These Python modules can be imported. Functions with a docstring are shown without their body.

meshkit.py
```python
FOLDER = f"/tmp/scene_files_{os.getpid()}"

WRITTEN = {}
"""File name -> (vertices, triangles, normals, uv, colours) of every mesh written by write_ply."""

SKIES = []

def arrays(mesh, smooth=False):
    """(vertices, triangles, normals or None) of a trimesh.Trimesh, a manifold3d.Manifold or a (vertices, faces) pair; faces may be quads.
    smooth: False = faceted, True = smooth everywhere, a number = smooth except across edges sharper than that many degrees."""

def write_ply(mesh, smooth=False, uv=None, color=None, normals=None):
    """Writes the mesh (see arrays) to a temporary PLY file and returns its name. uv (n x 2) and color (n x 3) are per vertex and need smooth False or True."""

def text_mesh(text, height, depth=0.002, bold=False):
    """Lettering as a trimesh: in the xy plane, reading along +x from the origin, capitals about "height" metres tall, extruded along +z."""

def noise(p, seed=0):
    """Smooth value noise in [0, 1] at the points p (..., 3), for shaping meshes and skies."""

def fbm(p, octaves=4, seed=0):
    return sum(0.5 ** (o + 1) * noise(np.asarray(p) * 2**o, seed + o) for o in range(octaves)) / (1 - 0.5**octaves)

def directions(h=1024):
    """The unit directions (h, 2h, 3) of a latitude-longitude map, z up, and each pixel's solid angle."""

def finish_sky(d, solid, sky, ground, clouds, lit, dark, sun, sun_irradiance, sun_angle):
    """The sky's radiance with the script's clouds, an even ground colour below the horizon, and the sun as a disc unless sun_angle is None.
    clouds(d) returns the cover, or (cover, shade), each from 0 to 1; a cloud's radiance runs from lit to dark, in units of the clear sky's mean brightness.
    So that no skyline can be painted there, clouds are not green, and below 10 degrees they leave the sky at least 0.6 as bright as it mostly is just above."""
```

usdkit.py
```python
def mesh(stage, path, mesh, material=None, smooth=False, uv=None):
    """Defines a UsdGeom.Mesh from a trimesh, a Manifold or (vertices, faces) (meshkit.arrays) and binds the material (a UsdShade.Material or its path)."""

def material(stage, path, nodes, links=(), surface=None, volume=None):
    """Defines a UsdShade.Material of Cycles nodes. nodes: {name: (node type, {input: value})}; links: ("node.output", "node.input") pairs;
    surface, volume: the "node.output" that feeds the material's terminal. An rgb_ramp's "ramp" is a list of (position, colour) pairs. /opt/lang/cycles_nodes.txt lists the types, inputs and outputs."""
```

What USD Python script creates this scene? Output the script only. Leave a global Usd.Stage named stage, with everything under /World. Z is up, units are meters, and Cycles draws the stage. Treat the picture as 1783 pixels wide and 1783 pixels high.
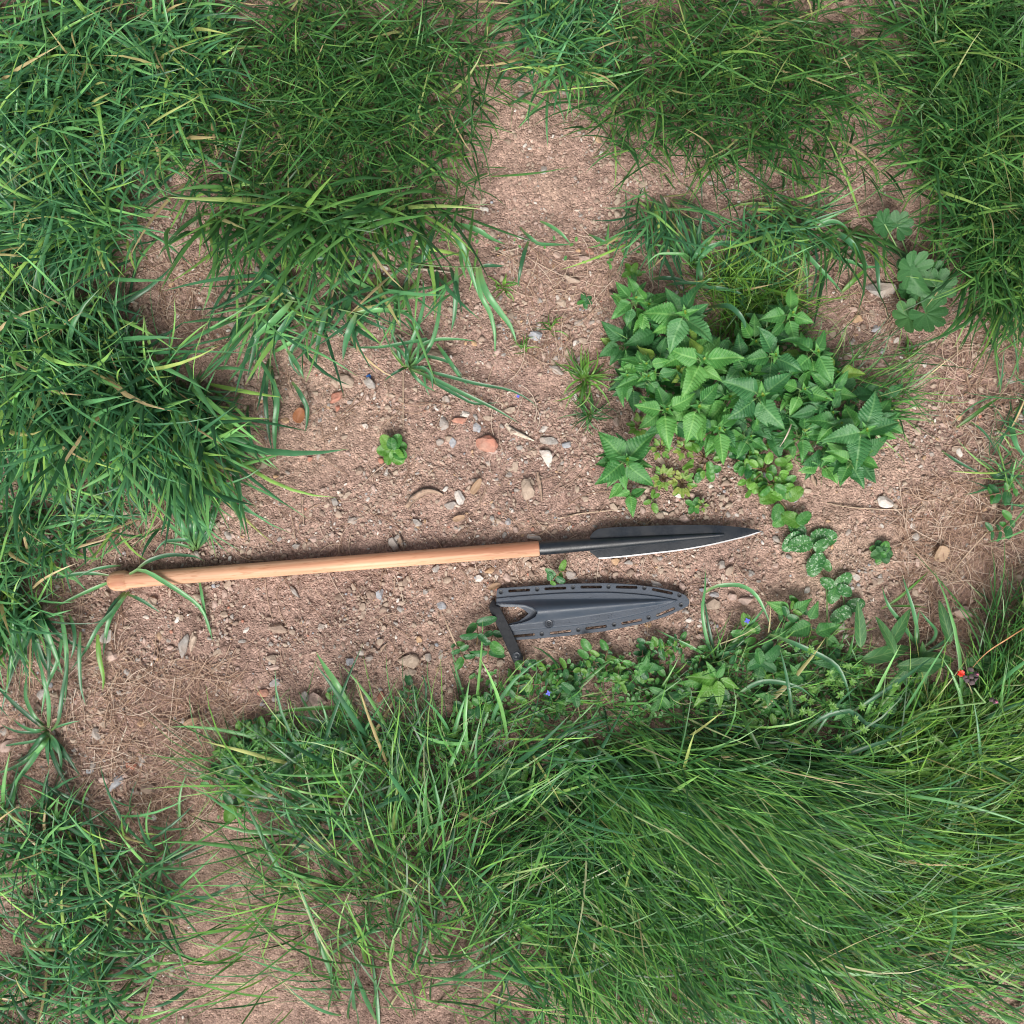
import math
import numpy as np, trimesh, shapely, usdkit, meshkit
from shapely.geometry import Polygon, LineString, Point
from scipy.interpolate import PchipInterpolator
from pxr import Usd, UsdGeom, UsdLux, UsdShade, Gf, Sdf, Vt

stage = Usd.Stage.CreateInMemory()
UsdGeom.SetStageUpAxis(stage, 'Z')
UsdGeom.Xform.Define(stage, '/World')
UsdGeom.Scope.Define(stage, '/World/Looks')

# ------------------------------------------------------------------ camera, sky, sun, exposure
S = 1.507 / 1783                       # metres per photo pixel on the ground
H = 1.45                               # camera height
cam = UsdGeom.Camera.Define(stage, '/World/camera')
cam.AddTranslateOp().Set((0, 0, H))    # looks straight down, top of the picture is +y
cam.CreateHorizontalApertureAttr(36.0)
cam.CreateVerticalApertureAttr(36.0)
cam.CreateFocalLengthAttr(36.0 * H / 1.507)
cam.CreateClippingRangeAttr((0.05, 1000.0))
cam.CreateExposureAttr(0.84)
SUN_EL, SUN_AZ = math.radians(52), math.radians(-97)         # direction towards the sun (az from +x)
sx, sy, sz = math.cos(SUN_EL) * math.cos(SUN_AZ), math.cos(SUN_EL) * math.sin(SUN_AZ), math.sin(SUN_EL)
sun = UsdLux.DistantLight.Define(stage, '/World/sun')
sun.CreateIntensityAttr(0.56)
sun.CreateAngleAttr(32.0)
sun.CreateNormalizeAttr(True)
sun.CreateColorAttr((1.0, 0.95, 0.88))
sun.AddTransformOp().Set(Gf.Matrix4d().SetRotate(Gf.Rotation(Gf.Vec3d(0, 0, 1), Gf.Vec3d(sx, sy, sz))))
dome = UsdLux.DomeLight.Define(stage, '/World/sky')
dome.GetPrim().SetCustomDataByKey('kind', 'structure')
skym = usdkit.material(stage, '/World/Looks/sky', {
    'sky': ('sky_texture', {'sky_type': 'single_scattering', 'sun_disc': False, 'sun_elevation': SUN_EL,
                            'sun_rotation': math.atan2(sx, sy), 'aerosol_density': 4.0}),
    'tc': ('texture_coordinate', {}),
    'cl': ('noise_texture', {'scale': 2.2, 'detail': 5.0, 'roughness': 0.55}),
    'cr': ('rgb_ramp', {'ramp': [(0.30, (0.55, 0.55, 0.55)), (0.62, (0.92, 0.92, 0.92))]}),
    'grey': ('rgb_to_bw', {}),
    'white': ('mix_color', {'blend_type': 'multiply', 'fac': 1.0, 'b': (1.05, 1.03, 1.02), 'use_clamp': False}),
    'mix': ('mix_color', {'use_clamp': False}),
    'bg': ('background_shader', {'strength': 0.105})},
    [('tc.generated', 'cl.vector'), ('cl.fac', 'cr.fac'), ('sky.color', 'grey.color'), ('grey.val', 'white.a'), ('cr.color', 'mix.fac'),
     ('sky.color', 'mix.a'), ('white.result', 'mix.b'), ('mix.result', 'bg.color')], surface='bg.background')
UsdShade.MaterialBindingAPI.Apply(dome.GetPrim()).Bind(skym)

# ------------------------------------------------------------------ helpers
used = {}
def numbered(parent, name):
    k = used.get((parent, name), 0)
    used[(parent, name)] = k + 1
    return f'{parent}/{name}' if k == 0 else f'{parent}/{name}_{k:03d}'

def tag(prim, label=None, cat=None, group=None, kind=None):
    for k, v in (('label', label), ('category', cat), ('group', group), ('kind', kind)):
        if v: prim.SetCustomDataByKey(k, v)

def thing(name, label, cat, base, group=None):
    x = UsdGeom.Xform.Define(stage, numbered('/World', name))
    x.AddTranslateOp().Set(tuple(float(c) for c in base))
    tag(x.GetPrim(), label, cat, group)
    x.base = np.asarray(base, float)
    return x

tone_count = [0]
def tones(m, v, f):
    """A random number for each connected piece of the mesh, for the materials."""
    tone_count[0] += 1
    q = np.random.default_rng(9000 + tone_count[0])
    v, f = len(v), np.asarray(f)
    from scipy.sparse import coo_matrix
    from scipy.sparse.csgraph import connected_components
    k, lab = connected_components(coo_matrix((np.ones(len(f) * 2), (np.r_[f[:, 0], f[:, 1]], np.r_[f[:, 1], f[:, 2]])), shape=(v, v)), directed=False)
    UsdGeom.PrimvarsAPI(m).CreatePrimvar('tone', Sdf.ValueTypeNames.FloatArray, 'vertex').Set(Vt.FloatArray.FromNumpy(((q.random(k) * (0.72 if k == 1 else 1))[lab]).astype(np.float32)))

def part(parent, name, vf, material, smooth=True, uv=None, label=None, kind=None):
    """One mesh (given in world coordinates) as a child of a thing or of a part."""
    v, f = (np.asarray(vf.vertices), np.asarray(vf.faces)) if hasattr(vf, 'vertices') else vf
    path = numbered(str(parent.GetPath()), name)
    m = usdkit.mesh(stage, path, (np.asarray(v) - parent.base, f), material, smooth=smooth, uv=uv)
    tag(m.GetPrim(), label, kind=kind)
    if uv is not None: tones(m, v, f)
    m.base = parent.base
    return m

def single(name, vf, material, label, cat, group=None, kind=None, smooth=True, uv=None):
    v, f = (np.asarray(vf.vertices), np.asarray(vf.faces)) if hasattr(vf, 'vertices') else vf
    m = usdkit.mesh(stage, numbered('/World', name), (v, f), material, smooth=smooth, uv=uv)
    tag(m.GetPrim(), label, cat, group, kind)
    if uv is not None or name in ('needle_litter', 'soil_crumbs'): tones(m, v, f)
    return m

def P(px, py, z=0.0):
    """The point at height z that shows at pixel (px, py) of the photograph."""
    k = S * (H - np.asarray(z, float)) / H
    return np.stack(np.broadcast_arrays((np.asarray(px, float) - 891.5) * k, (891.5 - np.asarray(py, float)) * k, np.asarray(z, float)), -1)

def smooth01(x): x = np.clip(x, 0, 1); return x * x * (3 - 2 * x)

SPEAR_A, SPEAR_B = P(190, 1013)[:2], P(1325, 925)[:2]
SHEATH_C = P(1030, 1060)[:2]
def ground_z(x, y):
    x, y = np.asarray(x, float), np.asarray(y, float)
    p = np.stack([x + 7.3, y + 3.1, np.zeros_like(x)], -1)
    z = 0.030 * (meshkit.fbm(p * 3.2, 3, 5) - 0.5) + 0.014 * (meshkit.fbm(p * 13, 3, 9) - 0.5)
    d = SPEAR_B - SPEAR_A
    t = np.clip(((x - SPEAR_A[0]) * d[0] + (y - SPEAR_A[1]) * d[1]) / (d @ d), 0, 1)
    ds = np.hypot(x - SPEAR_A[0] - t * d[0], y - SPEAR_A[1] - t * d[1])
    dh = np.hypot((x - SHEATH_C[0]) / 2.6, y - SHEATH_C[1])
    near = np.minimum(smooth01((ds - 0.02) / 0.10), smooth01((dh - 0.04) / 0.08))
    return z * (0.22 + 0.78 * near) - 0.003 * (1 - smooth01((dh - 0.035) / 0.05))

def G(px, py, up=0.0):
    q = P(px, py)
    z = ground_z(q[..., 0], q[..., 1]) + up
    return P(px, py, z)

LANDMARKS = [('the sheath tip', 1200, 1048), ('the strap snap', 900, 1142), ('the left violet-blue flower', 955, 1207), ('the toothed yellow-hearted plant', 1245, 1185), ('the arched grass blade', 1290, 1025), ('the red flower', 1673, 1172),
    ('the pale toothed leaves', 1400, 1090), ('the big flat tan slab', 710, 1151), ('the big single standing grass blade', 575, 1185), ('the large pinkish grey stone', 553, 1219), ('the spear butt', 188, 1013), ('the middle of the shaft', 560, 985),
    ('the socket', 975, 950), ('the blade tip', 1325, 925), ('the round-leaved seedling', 682, 780), ('the red brick lump', 847, 774), ('the brown dead leaf', 520, 720), ('the blue scrap', 642, 656), ('the base of the central grass tuft', 711, 642),
    ('the star shaped grass tuft', 1018, 660), ('the lobed leaves', 1600, 540), ('the silvered runner', 1440, 985), ('the small rosette', 1535, 961), ('the heart of the lower left tuft', 83, 1274), ('the orange brick piece', 228, 1333),
    ('the tall grey slab', 320, 1123), ('the curled pale bark', 905, 750), ('the wood chip by the nettles', 1068, 515), ('the dead fern', 1350, 450), ('the flat grey stone', 1532, 506), ('the beige dry leaf', 1632, 965), ('the heart shaped stone', 801, 866),
    ('the big rounded stone', 918, 853), ('the nettle above the blade', 1092, 800), ('the bright leafy clump', 1330, 818), ('the tallest nettle', 1193, 545), ('the central nettle', 1327, 688), ('the right end nettle', 1509, 749), ('the pale lumpy stone', 1540, 873)]
taken = set()
def locate(what, px, py):
    """A label that no other thing has: what it is and where it lies from the nearest thing one can find."""
    for name, lx, ly in sorted(LANDMARKS, key=lambda l: math.hypot(l[1] - px, l[2] - py)):
        dx, dy = px - lx, py - ly
        d = math.hypot(dx, dy)
        a = math.degrees(math.atan2(-dy, dx)) % 360
        way = ['right of', 'above and right of', 'above', 'above and left of', 'left of', 'below and left of', 'below', 'below and right of'][int((a + 22.5) // 45) % 8]
        lab = f"{what} {'close ' if d < 50 else ''}{way} {name}"
        if lab not in taken and len(lab.split()) <= 16:
            taken.add(lab)
            return lab
    return what
# ------------------------------------------------------------------ materials
ML = '/World/Looks/'
def leaf_mat(name, dark, mid, light, rough=0.42, vein=None, vein_amt=0.0, transl=0.22, laterals=9.0, patch=None, spec=0.5):
    """Leaf: random tone per leaf and mottling; UV u runs along the leaf, v across (0.5 is the midrib)."""
    nodes = {
        'geo': ('geometry', {}), 'tn': ('attribute', {'attribute': 'tone'}), 'uv': ('uvmap', {'attribute': 'st'}), 'sx': ('separate_xyz', {}),
        'n': ('noise_texture', {'scale': 90.0, 'detail': 4.0, 'roughness': 0.6}),
        'n2': ('noise_texture', {'scale': 14.0, 'detail': 2.0}),
        'a': ('math', {'math_type': 'multiply_add', 'value2': 0.55, 'value3': -0.02}),
        'b': ('math', {'math_type': 'multiply_add', 'value2': 0.35}),
        'c': ('math', {'math_type': 'multiply_add', 'value2': 0.45}),
        'r': ('rgb_ramp', {'ramp': [(0.1, dark), (0.5, mid), (0.95, light)]}),
        'v0': ('math', {'math_type': 'subtract', 'value2': 0.5}), 'va': ('math', {'math_type': 'absolute'}),
        'mid': ('map_range', {'from_min': 0.012, 'from_max': 0.05, 'to_min': 1.0, 'to_max': 0.0, 'clamp': True}),
        'l1': ('math', {'math_type': 'multiply', 'value2': laterals}),
        'l2': ('math', {'math_type': 'multiply_add', 'value2': -laterals * 0.55}),
        'l3': ('math', {'math_type': 'pingpong', 'value2': 0.5}),
        'lat': ('map_range', {'from_min': 0.0, 'from_max': 0.13, 'to_min': 0.75, 'to_max': 0.0, 'clamp': True}),
        'mx': ('math', {'math_type': 'maximum'}), 'mv': ('math', {'math_type': 'multiply', 'value2': vein_amt}),
        'mixv': ('mix_color', {'b': vein or light}),
        'nf': ('noise_texture', {'scale': 420.0, 'detail': 3.0, 'roughness': 0.6}), 'bump': ('bump', {'strength': 0.5, 'distance': 0.0016}),
        'p': ('principled_bsdf', {'roughness': rough, 'specular_ior_level': spec}),
        't': ('translucent_bsdf', {}), 'mc': ('mix_closure', {'fac': transl}),
        'tb': ('mix_color', {'blend_type': 'multiply', 'fac': 1.0, 'b': (1.3, 1.5, 0.7), 'use_clamp': False})}
    links = [('geo.position', 'n.vector'), ('geo.position', 'n2.vector'), ('tn.fac', 'a.value1'), ('a.value', 'b.value3'), ('n.fac', 'b.value1'),
             ('n2.fac', 'c.value1'), ('b.value', 'c.value3'), ('c.value', 'r.fac'),
             ('uv.UV', 'sx.vector'), ('sx.y', 'v0.value1'), ('v0.value', 'va.value1'), ('va.value', 'mid.value'),
             ('sx.x', 'l1.value1'), ('va.value', 'l2.value1'), ('l1.value', 'l2.value3'), ('l2.value', 'l3.value1'), ('l3.value', 'lat.value'),
             ('mid.result', 'mx.value1'), ('lat.result', 'mx.value2'), ('mx.value', 'mv.value1'), ('mv.value', 'mixv.fac'),
             ('r.color', 'mixv.a'), ('geo.position', 'nf.vector'), ('nf.fac', 'bump.height'), ('bump.normal', 'p.normal'),
             ('tb.result', 't.color'), ('p.BSDF', 'mc.closure1'), ('t.BSDF', 'mc.closure2')]
    out = 'mixv.result'
    if patch:
        nodes['np'] = ('noise_texture', {'scale': 260.0, 'detail': 2.0})
        nodes['pr'] = ('map_range', {'from_min': 0.56, 'from_max': 0.66, 'clamp': True})
        nodes['pm'] = ('math', {'math_type': 'multiply', 'value2': 0.75})
        nodes['pmix'] = ('mix_color', {'b': patch})
        links += [('geo.position', 'np.vector'), ('np.fac', 'pr.value'), ('pr.result', 'pm.value1'), ('pm.value', 'pmix.fac'), (out, 'pmix.a')]
        out = 'pmix.result'
    links += [(out, 'p.base_color'), (out, 'tb.a')]
    return usdkit.material(stage, ML + name, nodes, links, surface='mc.closure')

def grass_mat(name, stops, rough=0.4, transl=0.13, tip=(0.30, 0.24, 0.10), tip_at=0.93):
    nodes = {
        'geo': ('geometry', {}), 'tn': ('attribute', {'attribute': 'tone'}), 'uv': ('uvmap', {'attribute': 'st'}), 'sx': ('separate_xyz', {}),
        'r': ('rgb_ramp', {'ramp': stops}),
        'n': ('noise_texture', {'scale': 30.0, 'detail': 3.0}),
        'h': ('map_range', {'from_min': 0.3, 'from_max': 0.7, 'to_min': 0.72, 'to_max': 1.25}),
        'mul': ('mix_color', {'blend_type': 'multiply', 'fac': 1.0, 'use_clamp': False}),
        'base': ('map_range', {'from_min': 0.0, 'from_max': 0.22, 'to_min': 0.55, 'to_max': 0.0, 'clamp': True}),
        'mb': ('mix_color', {'b': (0.20, 0.24, 0.07)}),
        'tipf': ('map_range', {'from_min': tip_at, 'from_max': 1.02, 'to_min': 0.0, 'to_max': 0.8, 'clamp': True}),
        'mt': ('mix_color', {'b': tip}),
        'p': ('principled_bsdf', {'roughness': rough}), 't': ('translucent_bsdf', {}), 'mc': ('mix_closure', {'fac': transl}),
        'tb': ('mix_color', {'blend_type': 'multiply', 'fac': 1.0, 'b': (1.3, 1.4, 0.7), 'use_clamp': False})}
    links = [('tn.fac', 'r.fac'), ('geo.position', 'n.vector'), ('n.fac', 'h.value'), ('r.color', 'mul.a'), ('h.result', 'mul.b'),
             ('uv.UV', 'sx.vector'), ('sx.x', 'base.value'), ('base.result', 'mb.fac'), ('mul.result', 'mb.a'),
             ('sx.x', 'tipf.value'), ('tipf.result', 'mt.fac'), ('mb.result', 'mt.a'),
             ('mt.result', 'p.base_color'), ('mt.result', 'tb.a'), ('tb.result', 't.color'), ('p.BSDF', 'mc.closure1'), ('t.BSDF', 'mc.closure2')]
    return usdkit.material(stage, ML + name, nodes, links, surface='mc.closure')

M = {}
M['broad_grass'] = grass_mat('broad_grass', [(0, (0.021, 0.081, 0.037)), (0.3, (0.044, 0.151, 0.065)), (0.6, (0.091, 0.264, 0.100)), (0.85, (0.167, 0.389, 0.116)), (0.95, (0.274, 0.479, 0.101)), (0.982, (0.42, 0.33, 0.17)), (1, (0.46, 0.36, 0.20))], rough=0.36)
M['dark_grass'] = grass_mat('dark_grass', [(0, (0.013, 0.052, 0.015)), (0.4, (0.035, 0.119, 0.031)), (0.8, (0.087, 0.223, 0.054)), (0.96, (0.177, 0.320, 0.068)), (1, (0.36, 0.29, 0.16))], rough=0.4)
M['fine_grass'] = grass_mat('fine_grass', [(0, (0.015, 0.060, 0.018)), (0.35, (0.038, 0.132, 0.035)), (0.7, (0.089, 0.252, 0.059)), (0.92, (0.192, 0.401, 0.076)), (0.985, (0.36, 0.40, 0.22)), (1, (0.42, 0.34, 0.19))], rough=0.38)
M['lime_grass'] = grass_mat('lime_grass', [(0, (0.028, 0.093, 0.015)), (0.5, (0.084, 0.214, 0.028)), (0.9, (0.200, 0.377, 0.059)), (1, (0.33, 0.30, 0.12))], rough=0.42)
M['nettle'] = [leaf_mat('nettle_leaf_green', (0.020, 0.103, 0.026), (0.040, 0.168, 0.038), (0.083, 0.252, 0.060), vein=(0.165, 0.381, 0.104), vein_amt=0.5, rough=0.5, laterals=9),
               leaf_mat('nettle_leaf_bluish', (0.018, 0.092, 0.032), (0.035, 0.151, 0.046), (0.079, 0.230, 0.076), vein=(0.176, 0.370, 0.136), vein_amt=0.5, rough=0.45, laterals=9),
               leaf_mat('nettle_leaf_light', (0.037, 0.151, 0.027), (0.064, 0.230, 0.045), (0.127, 0.319, 0.072), vein=(0.231, 0.470, 0.128), vein_amt=0.5, rough=0.5, laterals=9)]
M['nettle_dark'] = leaf_mat('nettle_leaf_dark', (0.011, 0.067, 0.019), (0.024, 0.118, 0.032), (0.044, 0.168, 0.044), vein=(0.077, 0.235, 0.072), vein_amt=0.4, rough=0.55, laterals=9)
M['nettle_yellow'] = leaf_mat('nettle_leaf_yellowing', (0.099, 0.213, 0.032), (0.176, 0.314, 0.048), (0.286, 0.403, 0.080), vein=(0.374, 0.493, 0.128), vein_amt=0.5, laterals=9)
M['bud'] = leaf_mat('nettle_bud', (0.10, 0.20, 0.02), (0.19, 0.30, 0.04), (0.30, 0.36, 0.10))
M['oval'] = [leaf_mat('creeper_leaf_green', (0.022, 0.10, 0.024), (0.045, 0.18, 0.036), (0.09, 0.26, 0.05), rough=0.36, vein=(0.16, 0.33, 0.10), vein_amt=0.35, laterals=4),
             leaf_mat('creeper_leaf_dark', (0.012, 0.062, 0.022), (0.026, 0.115, 0.036), (0.05, 0.17, 0.05), rough=0.34, vein=(0.09, 0.23, 0.09), vein_amt=0.35, laterals=4),
             leaf_mat('creeper_leaf_light', (0.046, 0.156, 0.021), (0.084, 0.218, 0.030), (0.144, 0.296, 0.051), rough=0.4, vein=(0.190, 0.328, 0.102), vein_amt=0.35, laterals=4)]
M['mint'] = leaf_mat('bright_leaf', (0.053, 0.172, 0.021), (0.099, 0.265, 0.034), (0.182, 0.374, 0.068), rough=0.34, vein=(0.258, 0.429, 0.153), vein_amt=0.4, laterals=6)
M['silver'] = leaf_mat('silvered_leaf', (0.018, 0.10, 0.03), (0.04, 0.165, 0.045), (0.08, 0.22, 0.06), rough=0.36, vein=(0.10, 0.26, 0.07), vein_amt=0.7, laterals=7, patch=(0.42, 0.55, 0.40))
M['mantle'] = leaf_mat('mantle_leaf', (0.018, 0.083, 0.025), (0.035, 0.126, 0.038), (0.071, 0.183, 0.058), rough=0.55, vein=(0.125, 0.279, 0.095), vein_amt=0.25, laterals=7)
M['lance'] = leaf_mat('lance_leaf', (0.022, 0.085, 0.028), (0.045, 0.15, 0.045), (0.09, 0.22, 0.06), rough=0.5, vein=(0.18, 0.30, 0.11), vein_amt=0.55, laterals=5)
M['herb'] = leaf_mat('herb_leaf', (0.08, 0.18, 0.03), (0.15, 0.27, 0.05), (0.30, 0.30, 0.07), rough=0.5)
M['dry_leaf'] = leaf_mat('dry_leaf', (0.20, 0.12, 0.075), (0.36, 0.24, 0.16), (0.5, 0.37, 0.26), rough=0.7, vein=(0.45, 0.34, 0.24), vein_amt=0.3)
M['brown_leaf'] = leaf_mat('brown_leaf', (0.13, 0.05, 0.02), (0.26, 0.10, 0.045), (0.38, 0.17, 0.08), rough=0.6)

def plain(name, color, color2=None, scale=60.0, rough=0.6, metallic=0.0, bump=0.0, spec=0.5, ramp=None, bscale=None, dust=0.0):
    c2 = color2 or tuple(c * 0.75 for c in color)
    nodes = {'geo': ('geometry', {}), 'n': ('noise_texture', {'scale': scale, 'detail': 5.0, 'roughness': 0.65}),
             'r': ('rgb_ramp', {'ramp': ramp or [(0.3, c2), (0.7, color)]}),
             'nb': ('noise_texture', {'scale': bscale or scale * 4, 'detail': 3.0}),
             'b': ('bump', {'strength': bump, 'distance': 0.001}),
             'p': ('principled_bsdf', {'roughness': rough, 'metallic': metallic, 'specular_ior_level': spec})}
    links = [('geo.position', 'n.vector'), ('geo.position', 'nb.vector'), ('n.fac', 'r.fac'), ('r.color', 'p.base_color')]
    if bump: links += [('nb.fac', 'b.height'), ('b.normal', 'p.normal')]
    if dust:                                                     # smudges, fine scratches and specks of dry soil
        nodes.update({'dn': ('noise_texture', {'scale': 34.0, 'detail': 6.0, 'roughness': 0.7}), 'dr': ('map_range', {'from_min': 0.35, 'from_max': 0.7, 'to_min': rough - 0.10, 'to_max': rough + 0.20}),
                      'sp': ('noise_texture', {'scale': 420.0, 'detail': 4.0}), 'sr': ('map_range', {'from_min': 0.60, 'from_max': 0.74, 'to_min': 0.0, 'to_max': dust, 'clamp': True}),
                      'dm': ('map_range', {'from_min': 0.40, 'from_max': 0.75, 'to_min': 0.0, 'to_max': dust * 0.30, 'clamp': True}), 'df': ('math', {'math_type': 'add'}), 'dx': ('mix_color', {'b': (0.36, 0.29, 0.24)})})
        links = [l for l in links if l[1] != 'p.base_color'] + [('geo.position', 'dn.vector'), ('geo.position', 'sp.vector'), ('dn.fac', 'dr.value'), ('dr.result', 'p.roughness'), ('sp.fac', 'sr.value'), ('dn.fac', 'dm.value'),
                 ('sr.result', 'df.value1'), ('dm.result', 'df.value2'), ('df.value', 'dx.fac'), ('r.color', 'dx.a'), ('dx.result', 'p.base_color')]
    return usdkit.material(stage, ML + name, nodes, links, surface='p.BSDF')

M['stem'] = plain('green_stem', (0.16, 0.28, 0.09), (0.10, 0.20, 0.06), rough=0.5)
M['red_stem'] = plain('reddish_stem', (0.22, 0.13, 0.07), (0.14, 0.12, 0.05), rough=0.6)
M['straw_single'] = plain('dry_straw', (0.56, 0.43, 0.32), (0.38, 0.27, 0.18), rough=0.7)
M['bark'] = plain('dry_bark', (0.46, 0.33, 0.245), (0.24, 0.16, 0.115), scale=120, rough=0.85, bump=0.6)
M['pale_bark'] = plain('pale_bark', (0.68, 0.60, 0.50), (0.46, 0.37, 0.28), scale=120, rough=0.8, bump=0.5)
M['fern'] = plain('dead_fern', (0.55, 0.30, 0.13), (0.38, 0.19, 0.08), rough=0.7)
STONE = {'g': ((0.43, 0.41, 0.39), (0.30, 0.275, 0.255)), 't': ((0.52, 0.43, 0.34), (0.37, 0.29, 0.23)), 'p': ((0.50, 0.22, 0.15), (0.40, 0.18, 0.13)),
         'w': ((0.74, 0.71, 0.67), (0.56, 0.52, 0.48)), 'b': ((0.42, 0.44, 0.47), (0.29, 0.30, 0.325)), 'o': ((0.58, 0.39, 0.22), (0.43, 0.28, 0.17)),
         'd': ((0.35, 0.265, 0.21), (0.25, 0.185, 0.148)), 'k': ((0.56, 0.42, 0.365), (0.42, 0.31, 0.27))}
for k, (a, b) in STONE.items():
    M['stone_' + k] = usdkit.material(stage, ML + 'stone_' + dict(g='grey', t='tan', p='brick', w='pale', b='bluish', o='ochre', d='brown', k='pinkish')[k], {
        'geo': ('geometry', {}), 'n': ('noise_texture', {'scale': 150.0, 'detail': 6.0, 'roughness': 0.7, 'distortion': 0.6}), 'n2': ('noise_texture', {'scale': 38.0, 'detail': 3.0}),
        'n3': ('noise_texture', {'scale': 900.0, 'detail': 3.0}), 'r': ('rgb_ramp', {'ramp': [(0.28, tuple(c * 0.72 for c in b)), (0.5, b), (0.72, a)]}),
        'df': ('map_range', {'from_min': 0.42, 'from_max': 0.66, 'to_min': 0.0, 'to_max': 0.45, 'clamp': True}), 'dust': ('mix_color', {'b': (0.40, 0.30, 0.24)}),
        'b1': ('bump', {'strength': 0.7, 'distance': 0.0022}), 'b2': ('bump', {'strength': 0.4, 'distance': 0.0006}), 'p': ('principled_bsdf', {'roughness': 0.9, 'specular_ior_level': 0.2})},
        [('geo.position', 'n.vector'), ('geo.position', 'n2.vector'), ('geo.position', 'n3.vector'), ('n.fac', 'r.fac'), ('n2.fac', 'df.value'), ('df.result', 'dust.fac'), ('r.color', 'dust.a'),
         ('n.fac', 'b1.height'), ('b1.normal', 'b2.normal'), ('n3.fac', 'b2.height'), ('b2.normal', 'p.normal'), ('dust.result', 'p.base_color')], surface='p.BSDF')

M['wood'] = usdkit.material(stage, ML + 'beech_wood', {
    'tc': ('texture_coordinate', {}),
    'mp': ('mapping', {'scale': (2.2, 95.0, 95.0)}), 'n': ('noise_texture', {'scale': 1.0, 'detail': 5.0, 'roughness': 0.6, 'distortion': 0.4}),
    'mp2': ('mapping', {'scale': (42.0, 420.0, 420.0)}), 'n2': ('noise_texture', {'scale': 1.0, 'detail': 2.0}),
    'mp3': ('mapping', {'scale': (4.0, 9.0, 9.0)}), 'n3': ('noise_texture', {'scale': 1.0, 'detail': 2.0}),
    'r': ('rgb_ramp', {'ramp': [(0.36, (0.40, 0.180, 0.105)), (0.48, (0.52, 0.280, 0.170)), (0.64, (0.61, 0.375, 0.245))]}),
    'f': ('rgb_ramp', {'ramp': [(0.58, (0, 0, 0)), (0.68, (1, 1, 1))]}), 'fm': ('math', {'math_type': 'multiply', 'value2': 0.55}),
    'm': ('mix_color', {'b': (0.30, 0.12, 0.05)}),
    'h': ('map_range', {'from_min': 0.35, 'from_max': 0.65, 'to_min': 0.80, 'to_max': 1.10}),
    'm3': ('mix_color', {'blend_type': 'multiply', 'fac': 1.0, 'use_clamp': False}),
    'b': ('bump', {'strength': 0.12, 'distance': 0.0005}),
    'p': ('principled_bsdf', {'roughness': 0.58, 'specular_ior_level': 0.3})},
    [('tc.object', 'mp.vector'), ('mp.vector', 'n.vector'), ('tc.object', 'mp2.vector'), ('mp2.vector', 'n2.vector'), ('tc.object', 'mp3.vector'), ('mp3.vector', 'n3.vector'),
     ('n.fac', 'r.fac'), ('n2.fac', 'f.fac'), ('f.color', 'fm.value1'), ('fm.value', 'm.fac'), ('r.color', 'm.a'), ('n3.fac', 'h.value'), ('m.result', 'm3.a'), ('h.result', 'm3.b'),
     ('n2.fac', 'b.height'), ('b.normal', 'p.normal'), ('m3.result', 'p.base_color')], surface='p.BSDF')
M['black_steel'] = plain('blackened_steel', (0.007, 0.011, 0.017), (0.005, 0.008, 0.012), scale=40, rough=0.33, bump=0.15, bscale=1500, spec=0.6, dust=0.03)
M['bright_steel'] = plain('ground_steel', (0.56, 0.56, 0.57), (0.40, 0.40, 0.41), scale=400, rough=0.42, metallic=0.75)
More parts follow.
